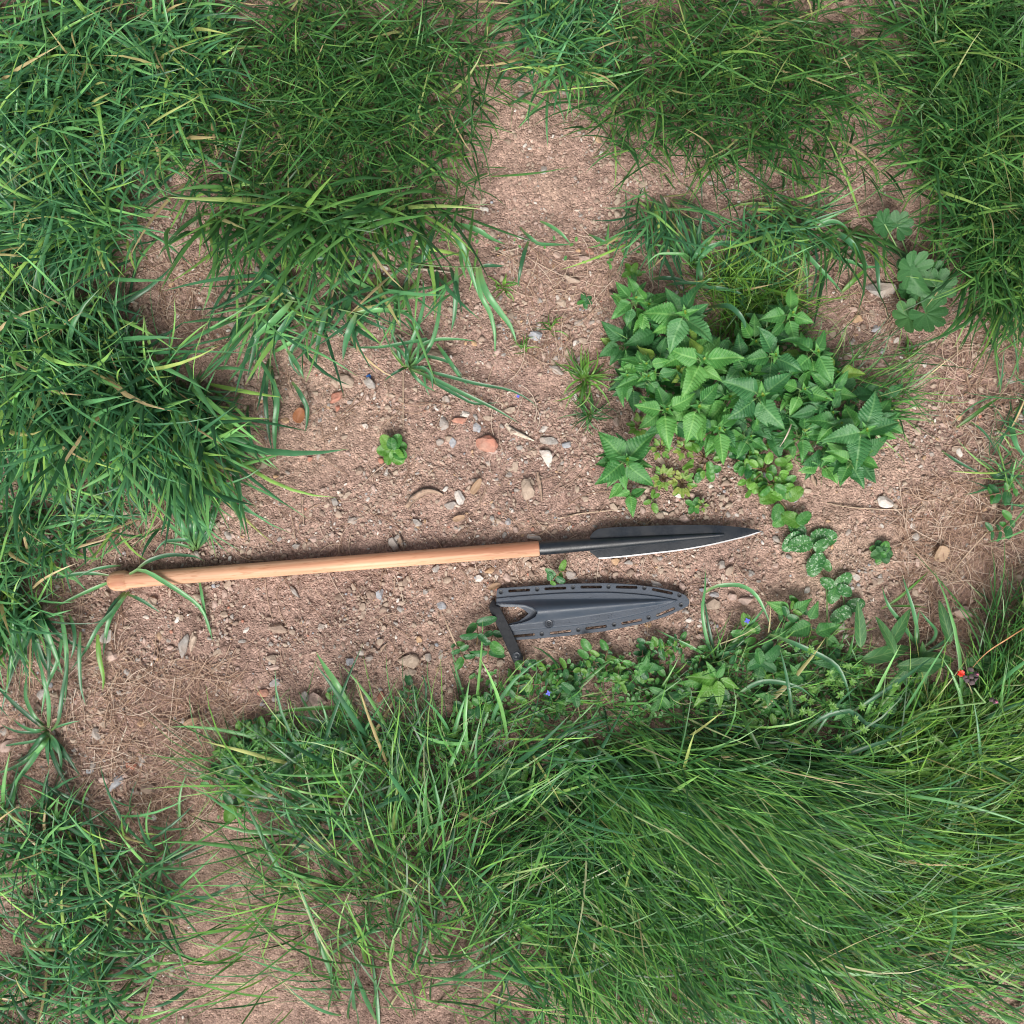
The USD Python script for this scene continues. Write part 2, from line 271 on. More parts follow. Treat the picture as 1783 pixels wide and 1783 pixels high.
M['polymer'] = plain('dark_polymer', (0.037, 0.051, 0.074), (0.030, 0.043, 0.063), scale=25, rough=0.44, bump=0.22, bscale=1300, spec=0.55, dust=0.08)
M['polymer_dark'] = plain('eyelet_polymer', (0.034, 0.040, 0.05), rough=0.4)
M['metal_dark'] = plain('dark_snap_metal', (0.055, 0.062, 0.075), rough=0.32, metallic=0.3)
M['nylon'] = usdkit.material(stage, ML + 'black_webbing', {
    'tc': ('texture_coordinate', {}), 'w': ('wave_texture', {'scale': 190.0, 'distortion': 1.5, 'detail': 1.0}),
    'w2': ('wave_texture', {'scale': 190.0, 'bands_direction': 'y', 'distortion': 1.5}), 'mx': ('math', {'math_type': 'maximum'}),
    'r': ('rgb_ramp', {'ramp': [(0.2, (0.007, 0.008, 0.011)), (0.9, (0.013, 0.015, 0.020))]}), 'b': ('bump', {'strength': 0.6, 'distance': 0.0006}),
    'p': ('principled_bsdf', {'roughness': 0.72, 'sheen_weight': 0.04})},
    [('tc.object', 'w.vector'), ('tc.object', 'w2.vector'), ('w.fac', 'mx.value1'), ('w2.fac', 'mx.value2'), ('mx.value', 'r.fac'), ('mx.value', 'b.height'), ('b.normal', 'p.normal'), ('r.color', 'p.base_color')], surface='p.BSDF')
M['blue_plastic'] = plain('blue_plastic', (0.02, 0.11, 0.36), rough=0.4)
M['violet_petal'] = plain('violet_petal', (0.10, 0.11, 0.62), (0.14, 0.16, 0.7), rough=0.6)
M['red_petal'] = plain('orange_red_petal', (0.62, 0.022, 0.012), (0.52, 0.035, 0.012), rough=0.5)
M['hairy_bud'] = plain('hairy_bud', (0.14, 0.10, 0.10), (0.05, 0.035, 0.045), scale=500, rough=0.9, bump=1.0)
M['soil'] = usdkit.material(stage, ML + 'dirt', {
    'geo': ('geometry', {}),
    'n1': ('noise_texture', {'scale': 3.0, 'detail': 4.0, 'roughness': 0.6}), 'n2': ('noise_texture', {'scale': 22.0, 'detail': 6.0, 'roughness': 0.7}),
    'n3': ('noise_texture', {'scale': 300.0, 'detail': 5.0, 'roughness': 0.7}),
    'vo': ('voronoi_texture', {'scale': 250.0, 'randomness': 1.0}), 'vd': ('voronoi_texture', {'scale': 250.0, 'feature': 'distance_to_edge'}),
    'vo2': ('voronoi_texture', {'scale': 560.0}), 'sv': ('separate_color', {}), 'sv2': ('separate_color', {}),
    'big': ('rgb_ramp', {'ramp': [(0.27, (0.245, 0.163, 0.135)), (0.45, (0.358, 0.246, 0.206)), (0.56, (0.392, 0.272, 0.223)), (0.72, (0.425, 0.310, 0.245))]}),
    'mid': ('map_range', {'from_min': 0.28, 'from_max': 0.72, 'to_min': 0.68, 'to_max': 1.24}),
    'grn': ('rgb_ramp', {'ramp': [(0.0, (0.64, 0.61, 0.585)), (0.3, (0.90, 0.89, 0.885)), (0.7, (1.06, 1.05, 1.04)), (1.0, (1.38, 1.37, 1.35))]}),
    'grn2': ('rgb_ramp', {'ramp': [(0.0, (0.72, 0.70, 0.68)), (0.5, (0.99, 0.99, 0.99)), (1.0, (1.25, 1.24, 1.23))]}),
    'fine': ('map_range', {'from_min': 0.3, 'from_max': 0.7, 'to_min': 0.72, 'to_max': 1.28}),
    'm1': ('mix_color', {'blend_type': 'multiply', 'fac': 1.0, 'use_clamp': False}), 'm2': ('mix_color', {'blend_type': 'multiply', 'fac': 0.85, 'use_clamp': False}),
    'm3': ('mix_color', {'blend_type': 'multiply', 'fac': 0.8, 'use_clamp': False}), 'm4': ('mix_color', {'blend_type': 'multiply', 'fac': 0.8, 'use_clamp': False}),
    'hd': ('map_range', {'from_min': 0.0, 'from_max': 0.35, 'to_min': 0.0, 'to_max': 1.0, 'clamp': True}),
    'hs': ('math', {'math_type': 'multiply_add', 'value2': 0.8}),
    'b': ('bump', {'strength': 0.85, 'distance': 0.0026}),
    'p': ('principled_bsdf', {'roughness': 0.95, 'specular_ior_level': 0.15})},
    [('geo.position', f'{k}.vector') for k in ('n1', 'n2', 'n3', 'vo', 'vd', 'vo2')] +
    [('n1.fac', 'big.fac'), ('n2.fac', 'mid.value'), ('vo.color', 'sv.color'), ('vo2.color', 'sv2.color'), ('sv.r', 'grn.fac'), ('sv2.g', 'grn2.fac'), ('n3.fac', 'fine.value'),
     ('big.color', 'm1.a'), ('mid.result', 'm1.b'), ('m1.result', 'm2.a'), ('grn.color', 'm2.b'), ('m2.result', 'm3.a'), ('grn2.color', 'm3.b'), ('m3.result', 'm4.a'), ('fine.result', 'm4.b'),
     ('vd.distance', 'hd.value'), ('hd.result', 'hs.value1'), ('n3.fac', 'hs.value3'), ('hs.value', 'b.height'), ('b.normal', 'p.normal'), ('m4.result', 'p.base_color')], surface='p.BSDF')
def litter_mat(name, stops):
    return usdkit.material(stage, ML + name, {'tn': ('attribute', {'attribute': 'tone'}), 'r': ('rgb_ramp', {'ramp': stops}), 'p': ('principled_bsdf', {'roughness': 0.75, 'specular_ior_level': 0.3})},
        [('tn.fac', 'r.fac'), ('r.color', 'p.base_color')], surface='p.BSDF')
M['litter'] = litter_mat('needle_litter', [(0, (0.25, 0.15, 0.105)), (0.4, (0.42, 0.285, 0.205)), (0.8, (0.55, 0.405, 0.31)), (1, (0.68, 0.56, 0.46))])
M['crumb'] = litter_mat('soil_crumbs', [(0, (0.22, 0.155, 0.122)), (0.35, (0.33, 0.242, 0.195)), (0.7, (0.43, 0.33, 0.265)), (0.9, (0.54, 0.44, 0.37)), (1, (0.64, 0.57, 0.51))])

# ------------------------------------------------------------------ ground: one sheet, fine where the picture looks
core = np.arange(-0.80, 0.8001, 0.0024)
grow = [0.0]
step = 0.0024
while grow[-1] < 60:
    step *= 1.28
    grow.append(grow[-1] + step)
grow = np.array(grow[1:])
ax = np.concatenate([core[0] - grow[::-1], core, core[-1] + grow])
gx, gy = np.meshgrid(ax, ax, indexing='ij')
gz = ground_z(gx, gy)
pp = np.stack([gx, gy, np.zeros_like(gx)], -1)
inner = (np.abs(gx) < 1.2) & (np.abs(gy) < 1.2)
micro = 0.0075 * (meshkit.fbm(pp * 55, 3, 21) - 0.5) + 0.0030 * (meshkit.noise(pp * 200, 31) - 0.5)
gz = gz + np.where(inner, micro, 0)
n = len(ax)
idx = np.arange(n * n).reshape(n, n)
quads = np.stack([idx[:-1, :-1], idx[1:, :-1], idx[1:, 1:], idx[:-1, 1:]], -1).reshape(-1, 4)
gm = usdkit.mesh(stage, '/World/ground', (np.stack([gx, gy, gz], -1).reshape(-1, 3), quads), M['soil'], smooth=True)
tag(gm.GetPrim(), 'bare brown gravelly dirt between the grassy verges', 'ground', kind='structure')

# ------------------------------------------------------------------ grass blades
def blades(xy, az, length, width, pitch, bend, rng, nseg=6, fold=0.25, sway=0.35, three=True, lift=0.002, wmax=0.3, keep_clear=True):
    """Many bent blades as (vertices, faces, uv). az, pitch (from vertical) and bend in radians; every array has one entry per blade."""
    N = len(xy)
    t = np.linspace(0, 1, nseg + 1)
    az = np.asarray(az)[:, None] + rng.normal(0, sway, (N, 1)) * t ** 1.5 * 1.2
    th = np.clip(pitch[:, None] + bend[:, None] * t ** 1.3, 0, 2.3)
    ds = (length / nseg)[:, None]
    d = np.stack([np.sin(th) * np.cos(az), np.sin(th) * np.sin(az), np.cos(th)], -1)
    mid = (d[:, :-1] + d[:, 1:]) / 2
    base = np.concatenate([xy, ground_z(xy[:, 0], xy[:, 1])[:, None] - 0.002], 1)
    pos = np.concatenate([base[:, None], base[:, None] + np.cumsum(mid * ds[..., None], 1)], 1)
    floor = ground_z(pos[..., 0], pos[..., 1]) + lift + 0.006 * t * rng.random((N, 1))
    pos[..., 2] = np.where(t > 0.05, np.maximum(pos[..., 2], floor), pos[..., 2])
    d2 = SPEAR_B - SPEAR_A
    tt = np.clip(((pos[..., :2] - SPEAR_A) @ d2) / (d2 @ d2), 0, 1)
    hit = (np.linalg.norm(pos[..., :2] - SPEAR_A - tt[..., None] * d2, axis=-1) < 0.022).any(1)
    e2 = pos[..., :2] - SHEATH_C
    hit |= (((e2[..., 0] + 0.08 * e2[..., 1]) / 0.150) ** 2 + ((e2[..., 1] - 0.05 * e2[..., 0]) / 0.052) ** 2 < 1).any(1)
    if keep_clear and hit.any():
        k_ = ~hit
        pos, az, d, length, width, N = pos[k_], az[k_], d[k_], length[k_], width[k_], int(k_.sum())
    roll = rng.normal(0, 0.5, (N, 1)) + rng.normal(0, 0.5, (N, 1)) * t
    side = np.stack([-np.sin(az), np.cos(az), np.zeros_like(az)], -1)
    nor = np.cross(d, side)
    s2 = side * np.cos(roll)[..., None] + nor * np.sin(roll)[..., None]
    n2 = np.cross(d, s2)
    w = width[:, None] * np.minimum(1, 0.45 + t / wmax * 0.55) * np.clip(1 - ((t - 0.35).clip(0) / 0.65) ** 2.2, 0.03, 1) / 2
    L, R = pos + s2 * w[..., None], pos - s2 * w[..., None]
    u = np.broadcast_to(t, (N, nseg + 1))
    if three:
        C = pos + n2 * (w * fold * 2)[..., None]
        V = np.stack([L, C, R], 2)
        k = 3
    else:
        V = np.stack([L, R], 2)
        k = 2
    uv = np.stack(np.broadcast_arrays(u[..., None], np.linspace(0, 1, k)), -1)
    V, uv = V.reshape(-1, 3), uv.reshape(-1, 2)
    o = (np.arange(N) * (nseg + 1) * k)[:, None, None] + (np.arange(nseg) * k)[None, :, None] + np.arange(k - 1)[None, None, :]
    q = np.stack([o, o + 1, o + k + 1, o + k], -1).reshape(-1, 4)
    F = np.vstack([q[:, [0, 1, 2]], q[:, [0, 2, 3]]])
    return V, F, uv

def in_poly(poly, n, rng):
    pg = Polygon(poly)
    x0, y0, x1, y1 = pg.bounds
    out = np.zeros((0, 2))
    while len(out) < n:
        c = rng.random((n * 3, 2)) * (x1 - x0, y1 - y0) + (x0, y0)
        out = np.vstack([out, c[shapely.contains_xy(pg, c[:, 0], c[:, 1])]])
    return out[:n]

def join(parts):
    V, F, U, k = [], [], [], 0
    for v, f, u in parts:
        V.append(v); F.append(f + k); U.append(u); k += len(v)
    return np.vstack(V), np.vstack(F), np.vstack(U)

def lawn(poly, n, az, azsd, ln, lnsd, wd, pitch, bend, rng, three=True, nseg=6, clump=0.0, azfun=None, sway=0.35):
    """n blades rooted in a polygon of photo pixels; az in degrees, 0 = right and 90 = up in the picture; lengths in mm."""
    p = in_poly(poly, n, rng) + rng.normal(0, 16, (n, 2))
    if clump:
        c = in_poly(poly, max(4, n // 14), rng)
        own = rng.integers(0, len(c), n)
        p = p * (1 - clump) + (c[own] + rng.normal(0, 7, (n, 2))) * clump
        off = rng.normal(0, azsd * 0.7, len(c))[own]
        azd = az + off + rng.normal(0, azsd * 0.7, n)
    else:
        azd = az + rng.normal(0, azsd, n)
    if azfun is not None:
        azd = azfun(p) + rng.normal(0, azsd, n)
    xy = P(p[:, 0], p[:, 1])[:, :2]
    length = np.clip(rng.normal(ln, lnsd, n), ln * 0.35, ln * 2) / 1000
    width = wd / 1000 * rng.uniform(0.55, 1.25, n)
    return blades(xy, np.radians(azd), length, width, np.clip(rng.normal(pitch, 0.25, n), 0.05, 1.4), rng.normal(bend, 0.35, n), rng, three=three, nseg=nseg, sway=sway)

def stuff(name, parts, material, label, cat):
    v, f, u = join(parts)
    return single(name, (v, f), material, label, cat, kind='stuff', uv=u)

rng = np.random.default_rng(11)
# left meadow
A = [(-70, 455), (130, 470), (190, 530), (230, 590), (310, 635), (380, 680), (420, 730), (410, 800), (370, 850), (300, 840), (220, 790), (120, 780), (-70, 800)]
stuff('grass', [lawn(A, 850, -72, 42, 148, 42, 6.8, 0.6, 0.78, rng, clump=0.5), lawn(A, 190, -70, 50, 185, 40, 8.2, 0.75, 0.55, rng), lawn(A, 700, 120, 60, 105, 30, 4.4, 0.45, 0.8, rng, clump=0.4),
                lawn([(180, 600), (400, 640), (430, 760), (400, 850), (330, 880), (240, 800)], 300, -58, 32, 140, 34, 6.4, 0.6, 0.9, rng, clump=0.4)],
      M['broad_grass'], 'dense clump of long broad bluish green grass filling the left side', 'grass')
stuff('grass', [lawn([(-80, -70), (360, -70), (300, 380), (240, 440), (150, 470), (-80, 470)], 1700, -60, 60, 120, 35, 5.0, 0.5, 0.85, rng, clump=0.5),
                lawn([(-80, 300), (290, 330), (300, 420), (230, 470), (-80, 470)], 500, 200, 70, 120, 35, 4.6, 0.6, 0.8, rng, clump=0.5)],
      M['broad_grass'], 'long mixed grass growing in the upper left corner', 'grass')
stuff('grass', [lawn([(280, -70), (960, -70), (900, 120), (865, 250), (880, 350), (790, 395), (600, 380), (430, 395), (300, 375)], 3000, -80, 55, 90, 28, 3.2, 0.45, 0.85, rng, clump=0.4),
                lawn([(300, 330), (860, 330), (840, 405), (600, 415), (430, 420), (300, 400)], 290, -75, 50, 145, 35, 5.8, 0.6, 0.9, rng, clump=0.4)],
      M['dark_grass'], 'dark dense grass along the top edge left of the middle', 'grass')
stuff('grass', [lawn([(300, 400), (560, 400), (860, 400), (900, 430), (820, 500), (700, 520), (560, 610), (470, 650), (420, 620), (380, 560), (430, 480)], 150, -85, 48, 105, 30, 5.6, 0.7, 0.9, rng, clump=0.6),
                lawn([(400, 420), (560, 430), (560, 600), (470, 690), (400, 620)], 50, -110, 40, 110, 30, 5.4, 0.8, 0.8, rng, clump=0.5)],
      M['broad_grass'], 'loose broad grass leaning over the pinkish dirt above the spear shaft', 'grass')
stuff('grass', [lawn([(-70, 840), (130, 850), (190, 900), (140, 970), (60, 1020), (-70, 1060)], 260, -60, 75, 95, 28, 4.4, 0.75, 0.75, rng, clump=0.6),
                lawn([(-70, 950), (70, 980), (90, 1080), (50, 1130), (-70, 1180)], 260, -70, 55, 105, 30, 5.0, 0.6, 0.9, rng, clump=0.6),
                lawn([(120, 870), (300, 880), (340, 920), (240, 950), (130, 970)], 70, 170, 80, 85, 25, 4.2, 0.9, 0.6, rng, clump=0.7)],
      M['broad_grass'], 'scattered broad grass around the rounded butt of the spear', 'grass')
stuff('grass', [lawn([(210, -70), (430, -70), (400, 340), (240, 350)], 520, -70, 70, 115, 35, 4.8, 0.5, 0.85, rng, clump=0.4), lawn([(860, -70), (1080, -70), (1040, 200), (900, 190)], 420, -80, 70, 100, 30, 4.2, 0.5, 0.85, rng, clump=0.4)],
      M['broad_grass'], 'grass of the verge beyond the top edge', 'grass')
stuff('grass', [lawn([(1070, 330), (1180, 330), (1200, 400), (1130, 430), (1080, 410)], 90, -85, 35, 95, 28, 4.2, 0.6, 0.8, rng, clump=0.5), lawn([(1190, 330), (1430, 330), (1420, 410), (1330, 440), (1220, 450)], 140, -80, 50, 100, 30, 3.6, 0.6, 0.8, rng, clump=0.5),
                lawn([(1200, 440), (1340, 450), (1370, 520), (1260, 540)], 100, -60, 80, 75, 25, 2.6, 0.6, 0.7, rng, clump=0.3)],
      M['broad_grass'], 'loose green grass reaching from the top edge down to the nettles', 'grass')
# bottom verge: fine grass with a combed flow
def flow(p):
    x, y = p[:, 0], p[:, 1]
    return np.interp(x, [380, 600, 780, 880, 980, 1080, 1400, 1520, 1650, 1800], [165, 120, 70, 20, -45, -32, -24, 10, 20, 35])
B = [(390, 1345), (470, 1310), (620, 1300), (780, 1290), (900, 1262), (1060, 1245), (1250, 1240), (1420, 1262), (1560, 1290), (1700, 1240), (1860, 1220), (1860, 1800), (330, 1800), (360, 1420)]
stuff('grass', [lawn(B, 4500, 0, 36, 140, 50, 2.7, 0.65, 0.8, rng, three=False, azfun=flow, clump=0.55, sway=0.4),
                lawn([(880, 1250), (1060, 1240), (1420, 1262), (1500, 1330), (1500, 1450), (1000, 1450)], 1500, 0, 19, 170, 45, 2.6, 0.75, 0.7, rng, three=False, azfun=flow, clump=0.4, sway=0.3)],
      M['fine_grass'], 'fine combed grass filling the bottom verge below the sheath', 'grass')
stuff('grass', [lawn([(520, 1320)] + B[3:-2] + [(560, 1800), (480, 1420)], 560, 0, 45, 145, 45, 5.2, 0.9, 0.6, rng, azfun=flow), lawn([(520, 1310), (900, 1280), (1500, 1270), (1780, 1230), (1780, 1480), (520, 1480)], 330, 0, 60, 145, 45, 6.4, 0.95, 0.5, rng, azfun=flow)],
      M['broad_grass'], 'broader grass blades standing among the fine bottom grass', 'grass')
stuff('grass', [lawn([(1480, 1270), (1700, 1235), (1860, 1200), (1860, 1600), (1480, 1600)], 3600, 25, 45, 110, 35, 1.9, 0.7, 0.8, rng, three=False, sway=0.4),
                lawn([(1500, 1265), (1700, 1220), (1860, 1190), (1860, 1500), (1480, 1500)], 320, 25, 35, 150, 40, 3.4, 0.9, 0.5, rng)],
      M['lime_grass'], 'yellowish green tangled grass in the bottom right corner', 'grass')
stuff('grass', [lawn([(360, 1310), (560, 1270), (820, 1260), (880, 1290), (560, 1350), (380, 1370)], 460, 100, 70, 90, 25, 1.5, 0.75, 0.7, rng, three=False)],
      M['fine_grass'], 'thin wispy grass at the upper fringe of the bottom verge', 'grass')
stuff('grass', [lawn([(1740, 1080), (1860, 1020), (1860, 1240), (1700, 1250), (1690, 1190)], 650, 100, 28, 110, 30, 2.2, 0.5, 0.6, rng, three=False)],
      M['fine_grass'], 'upright grass at the right edge above the red flower', 'grass')
stuff('grass', [lawn([(800, 1225), (1000, 1205), (1200, 1180), (1250, 1130), (1500, 1130), (1520, 1250), (1200, 1250), (900, 1275), (800, 1270)], 600, 20, 60, 70, 25, 1.7, 0.75, 0.6, rng, three=False),
                lawn([(980, 1205), (1200, 1180), (1260, 1140), (1500, 1140), (1500, 1250), (1200, 1250), (980, 1240)], 80, 0, 70, 80, 25, 4.2, 0.8, 0.6, rng)],
      M['fine_grass'], 'thin grass blades crossing the low leafy sprigs below the sheath', 'grass')
stuff('grass', [lawn([(-80, 1330), (60, 1380), (330, 1420), (340, 1850), (-80, 1850)], 700, 60, 90, 110, 30, 4.6, 0.6, 0.8, rng, clump=0.75)],
      M['broad_grass'], 'grass clumps beyond the lower left grass tuft', 'grass')
# top right
C = [(1560, -70), (1860, -70), (1860, 560), (1760, 560), (1700, 545), (1660, 500), (1650, 430), (1600, 400), (1540, 360)]
stuff('grass', [lawn(C, 3300, -100, 70, 120, 35, 3.6, 0.55, 0.85, rng, clump=0.4), lawn([(1640, 380), (1860, 380), (1860, 570), (1700, 560), (1650, 480)], 420, -110, 50, 125, 35, 4.6, 0.6, 0.8, rng, clump=0.4)],
      M['dark_grass'], 'deep green shaded grass filling the top right corner', 'grass')
stuff('grass', [lawn([(1060, -70), (1640, -70), (1560, 340), (1420, 350), (1300, 345), (1200, 370), (1080, 340), (1010, 270), (930, 200), (900, -70)], 2300, -90, 50, 100, 30, 3.2, 0.45, 0.8, rng, clump=0.5),
                lawn([(1320, 370), (1560, 370), (1560, 430), (1430, 440), (1330, 410)], 70, -80, 50, 120, 30, 4.4, 0.8, 0.7, rng, clump=0.3)],
      M['dark_grass'], 'grass hanging in from the top edge right of the middle', 'grass')
stuff('grass', [lawn([(1215, 470), (1330, 480), (1390, 520), (1360, 600), (1290, 610), (1250, 560)], 650, 80, 90, 75, 25, 1.6, 0.6, 0.7, rng, three=False),
                lawn([(1220, 440), (1320, 460), (1330, 560), (1240, 560)], 60, -20, 70, 90, 25, 3.4, 0.7, 0.8, rng)],
      M['lime_grass'], 'light green fine grass behind the top of the nettle patch', 'grass')
stuff('grass', [lawn([(1440, 660), (1560, 650), (1580, 720), (1460, 730)], 110, 10, 40, 85, 25, 1.9, 0.8, 0.6, rng, three=False),
                lawn([(1130, 600), (1500, 600), (1480, 800), (1150, 720)], 260, 60, 90, 90, 30, 1.6, 0.5, 0.6, rng, three=False)],
      M['fine_grass'], 'thin grass threading between the nettle stems', 'grass')
stuff('grass', [lawn([(1735, 680), (1860, 640), (1860, 930), (1765, 920), (1730, 760)], 130, 160, 60, 80, 25, 2.8, 0.8, 0.6, rng)],
      M['broad_grass'], 'sparse grass creeping in at the right edge beside the needle litter', 'grass')
# verge beyond the picture: tufts, out to a few metres
protos = []
for k in range(3):
    r2 = np.random.default_rng(70 + k)
    m_ = 46
    xy = r2.normal(0, 0.028, (m_, 2))
    v, f, u = blades(xy + (60 + 0 * xy), r2.uniform(0, 6.28, m_), r2.uniform(0.07, 0.15, m_), r2.uniform(0.002, 0.0045, m_), r2.uniform(0.2, 0.8, m_), r2.uniform(0.4, 1.1, m_), r2, nseg=4, three=False)
    v = v - (60, 60, 0); v[:, 2] -= ground_z(np.array([60.]), np.array([60.]))[0]
    protos.append((v, f, u))
pi = UsdGeom.PointInstancer.Define(stage, '/World/far_grass')
tag(pi.GetPrim(), 'rough grass tufts carrying on around the dirt path outside the view', 'grass', kind='stuff')
for k, (v, f, u) in enumerate(protos):
    m = usdkit.mesh(stage, f'/World/far_grass/grass_tuft_{k:03d}', (v, f), M['dark_grass' if k else 'fine_grass'], smooth=True, uv=u)
    tones(m, v, f)
    pi.CreatePrototypesRel().AddTarget(m.GetPath())
pts = rng.uniform(-4, 4, (9000, 2))
pts = pts[(np.maximum(abs(pts[:, 0]), abs(pts[:, 1])) > 0.83) & (np.abs(pts[:, 1] + 0.02) > 0.33 + 0.06 * np.sin(pts[:, 0] * 5))]
pi.CreatePositionsAttr(Vt.Vec3fArray.FromNumpy(np.c_[pts, ground_z(pts[:, 0], pts[:, 1])].astype(np.float32)))
pi.CreateProtoIndicesAttr(Vt.IntArray.FromNumpy(rng.integers(0, 3, len(pts)).astype(np.int32)))
an = rng.uniform(0, math.pi, len(pts))
pi.CreateOrientationsAttr(Vt.QuathArray([Gf.Quath(float(math.cos(a)), 0, 0, float(math.sin(a))) for a in an]))
pi.CreateScalesAttr(Vt.Vec3fArray.FromNumpy(np.repeat(rng.uniform(0.7, 1.3, (len(pts), 1)), 3, 1).astype(np.float32)))

# ------------------------------------------------------------------ gravel, crumbs, needles
GRASSY = [Polygon(A), Polygon(B), Polygon(C), Polygon([(280, -70), (940, -70), (865, 345), (300, 380)]), Polygon([(1080, -70), (1600, -70), (1540, 300), (1080, 300)]), Polygon([(-80, -70), (300, -70), (240, 400), (-80, 430)])]
def bare(p):
    ok = np.ones(len(p), bool)
    for g in GRASSY: ok &= ~shapely.contains_xy(g, p[:, 0], p[:, 1])
    return ok
def rock(r, seed, sub=2, flat=0.55, angular=0.5):
    m = trimesh.creation.icosphere(subdivisions=sub, radius=1.0)
    v = np.asarray(m.vertices).copy()
    q = np.random.default_rng(seed)
    for _ in range(int(6 + 12 * angular)):
        d = q.normal(size=3); d /= np.linalg.norm(d)
        c = q.uniform(0.42, 0.85)
        over = (v @ d - c).clip(0)
        v -= over[:, None] * d * 0.93
    v *= 1 + 0.22 * (meshkit.noise(v * 2.3 + seed * 3.7, seed)[:, None] - 0.5) + 0.09 * (meshkit.noise(v * 6.0 + seed * 1.7, seed + 1)[:, None] - 0.5)
    v /= np.abs(v).max(0)
    v *= np.array([r[0], r[1], r[2] if len(r) > 2 else flat * (r[0] + r[1]) / 2])
    return v, np.asarray(m.faces)
pi = UsdGeom.PointInstancer.Define(stage, '/World/gravel')
tag(pi.GetPrim(), 'fine mixed gravel and grit spread over the bare dirt', 'gravel', kind='stuff')
kinds = ['t', 't', 'g', 'g', 'w', 'd', 'd', 'k', 'k', 'o', 'b', 't', 'p', 'd', 't']
for k, c in enumerate(kinds):
    m = usdkit.mesh(stage, f'/World/gravel/grit_{k:03d}', rock((1, 0.72), 200 + k, sub=1, angular=0.7), M['stone_' + c], smooth=35)
    pi.CreatePrototypesRel().AddTarget(m.GetPath())
cand = rng.uniform((-80, -60), (1860, 1850), (170000, 2))
cand = cand[bare(cand)]
dens = meshkit.fbm(np.c_[cand / 55, np.zeros(len(cand))], 3, 77)
cand = cand[rng.random(len(cand)) < np.clip((dens - 0.36) * 3.2, 0.10, 1)]
size = np.clip(rng.lognormal(math.log(0.00125), 0.62, len(cand)), 0.0007, 0.0074)
pos = G(cand[:, 0], cand[:, 1])
pos[:, 2] += size * 0.25 + 0.0012
pi.CreatePositionsAttr(Vt.Vec3fArray.FromNumpy(pos.astype(np.float32)))
pw = np.array([3.5, 3.5, 2.2, 1.9, 1.4, 3.2, 3.0, 2.4, 2, 0.7, 0.5, 3, 0.3, 3.2, 3]); pw /= pw.sum()
pi.CreateProtoIndicesAttr(Vt.IntArray.FromNumpy(rng.choice(len(kinds), len(cand), p=pw).astype(np.int32)))
an = rng.uniform(0, math.pi, len(cand))
pi.CreateOrientationsAttr(Vt.QuathArray([Gf.Quath(float(math.cos(a)), 0, 0, float(math.sin(a))) for a in an]))
pi.CreateScalesAttr(Vt.Vec3fArray.FromNumpy(np.repeat(size[:, None], 3, 1).astype(np.float32)))
print('gravel', len(cand))

def strands(p, az, length, width, rng, bow=0.5, lift=0.0035, nseg=5):
    """Thin three-sided dry strands lying on the ground."""
    N = len(p)
    t = np.linspace(-0.5, 0.5, nseg + 1)
    a = az[:, None] + rng.normal(0, bow, (N, 1)) * t * 2
    d = np.stack([np.cos(a), np.sin(a)], -1)
    seg = (d[:, 1:] + d[:, :-1]) / 2 * (length / nseg)[:, None, None]
    xy = np.concatenate([np.zeros((N, 1, 2)), np.cumsum(seg, 1)], 1)
    xy = xy - xy.mean(1, keepdims=True) + p[:, None]
    z = ground_z(xy[..., 0], xy[..., 1]) + lift * rng.random((N, 1)) + 0.0016 + 0.004 * rng.random((N, 1)) * np.abs(t) * 2
    c = np.concatenate([xy, z[..., None]], -1)
    side = np.stack([-d[..., 1], d[..., 0], np.zeros_like(a)], -1) * (width / 2)[:, None, None]
    up = np.array([0, 0, 1.0]) * (width * 0.6)[:, None, None]
    V = np.stack([c + side, c + up, c - side], 2).reshape(-1, 3)
    o = (np.arange(N) * (nseg + 1) * 3)[:, None, None] + (np.arange(nseg) * 3)[None, :, None]
    q = np.concatenate([np.stack([o + a_, o + a_ + 3, o + b_ + 3, o + b_], -1) for a_, b_ in ((0, 1), (1, 2), (2, 0))], 2).reshape(-1, 4)
    return V, np.vstack([q[:, [0, 1, 2]], q[:, [0, 2, 3]]])
LITTER = [([(200, 1130), (420, 1160), (460, 1300), (400, 1400), (230, 1500), (180, 1300)], 620, 55, 90), ([(-60, 1000), (230, 1050), (200, 1400), (-60, 1500)], 600, 40, 80),
          ([(1560, 860), (1790, 760), (1860, 1150), (1720, 1180), (1560, 1090)], 1000, 50, 90), ([(1620, 560), (1860, 560), (1860, 800), (1650, 800)], 420, 40, 90),
          ([(100, 820), (320, 860), (330, 940), (100, 980)], 300, 45, 90), ([(1420, 430), (1640, 400), (1640, 560), (1480, 600)], 220, 38, 90),
          ([(430, 640), (1040, 420), (1080, 900), (1500, 900), (1560, 1080), (1000, 1250), (430, 1280)], 420, 38, 90), ([(880, 420), (1160, 400), (1100, 640), (900, 640)], 260, 35, 90),
          ([(240, 430), (430, 480), (420, 620), (300, 580)], 160, 35, 90)]
sp, sa, sl = [], [], []
for poly, n_, ln, _ in LITTER:
    q = in_poly(poly, n_, rng); sp.append(P(q[:, 0], q[:, 1])[:, :2]); sa.append(rng.uniform(0, math.pi, n_)); sl.append(np.clip(rng.normal(ln, ln * 0.45, n_), 10, 120) / 1000)
sp, sa, sl = np.vstack(sp), np.concatenate(sa), np.concatenate(sl)
single('needle_litter', strands(sp, sa, sl, rng.uniform(0.0006, 0.0013, len(sp)), rng), M['litter'], 'dry fallen needles and straw strewn across the dirt', 'litter', kind='stuff')
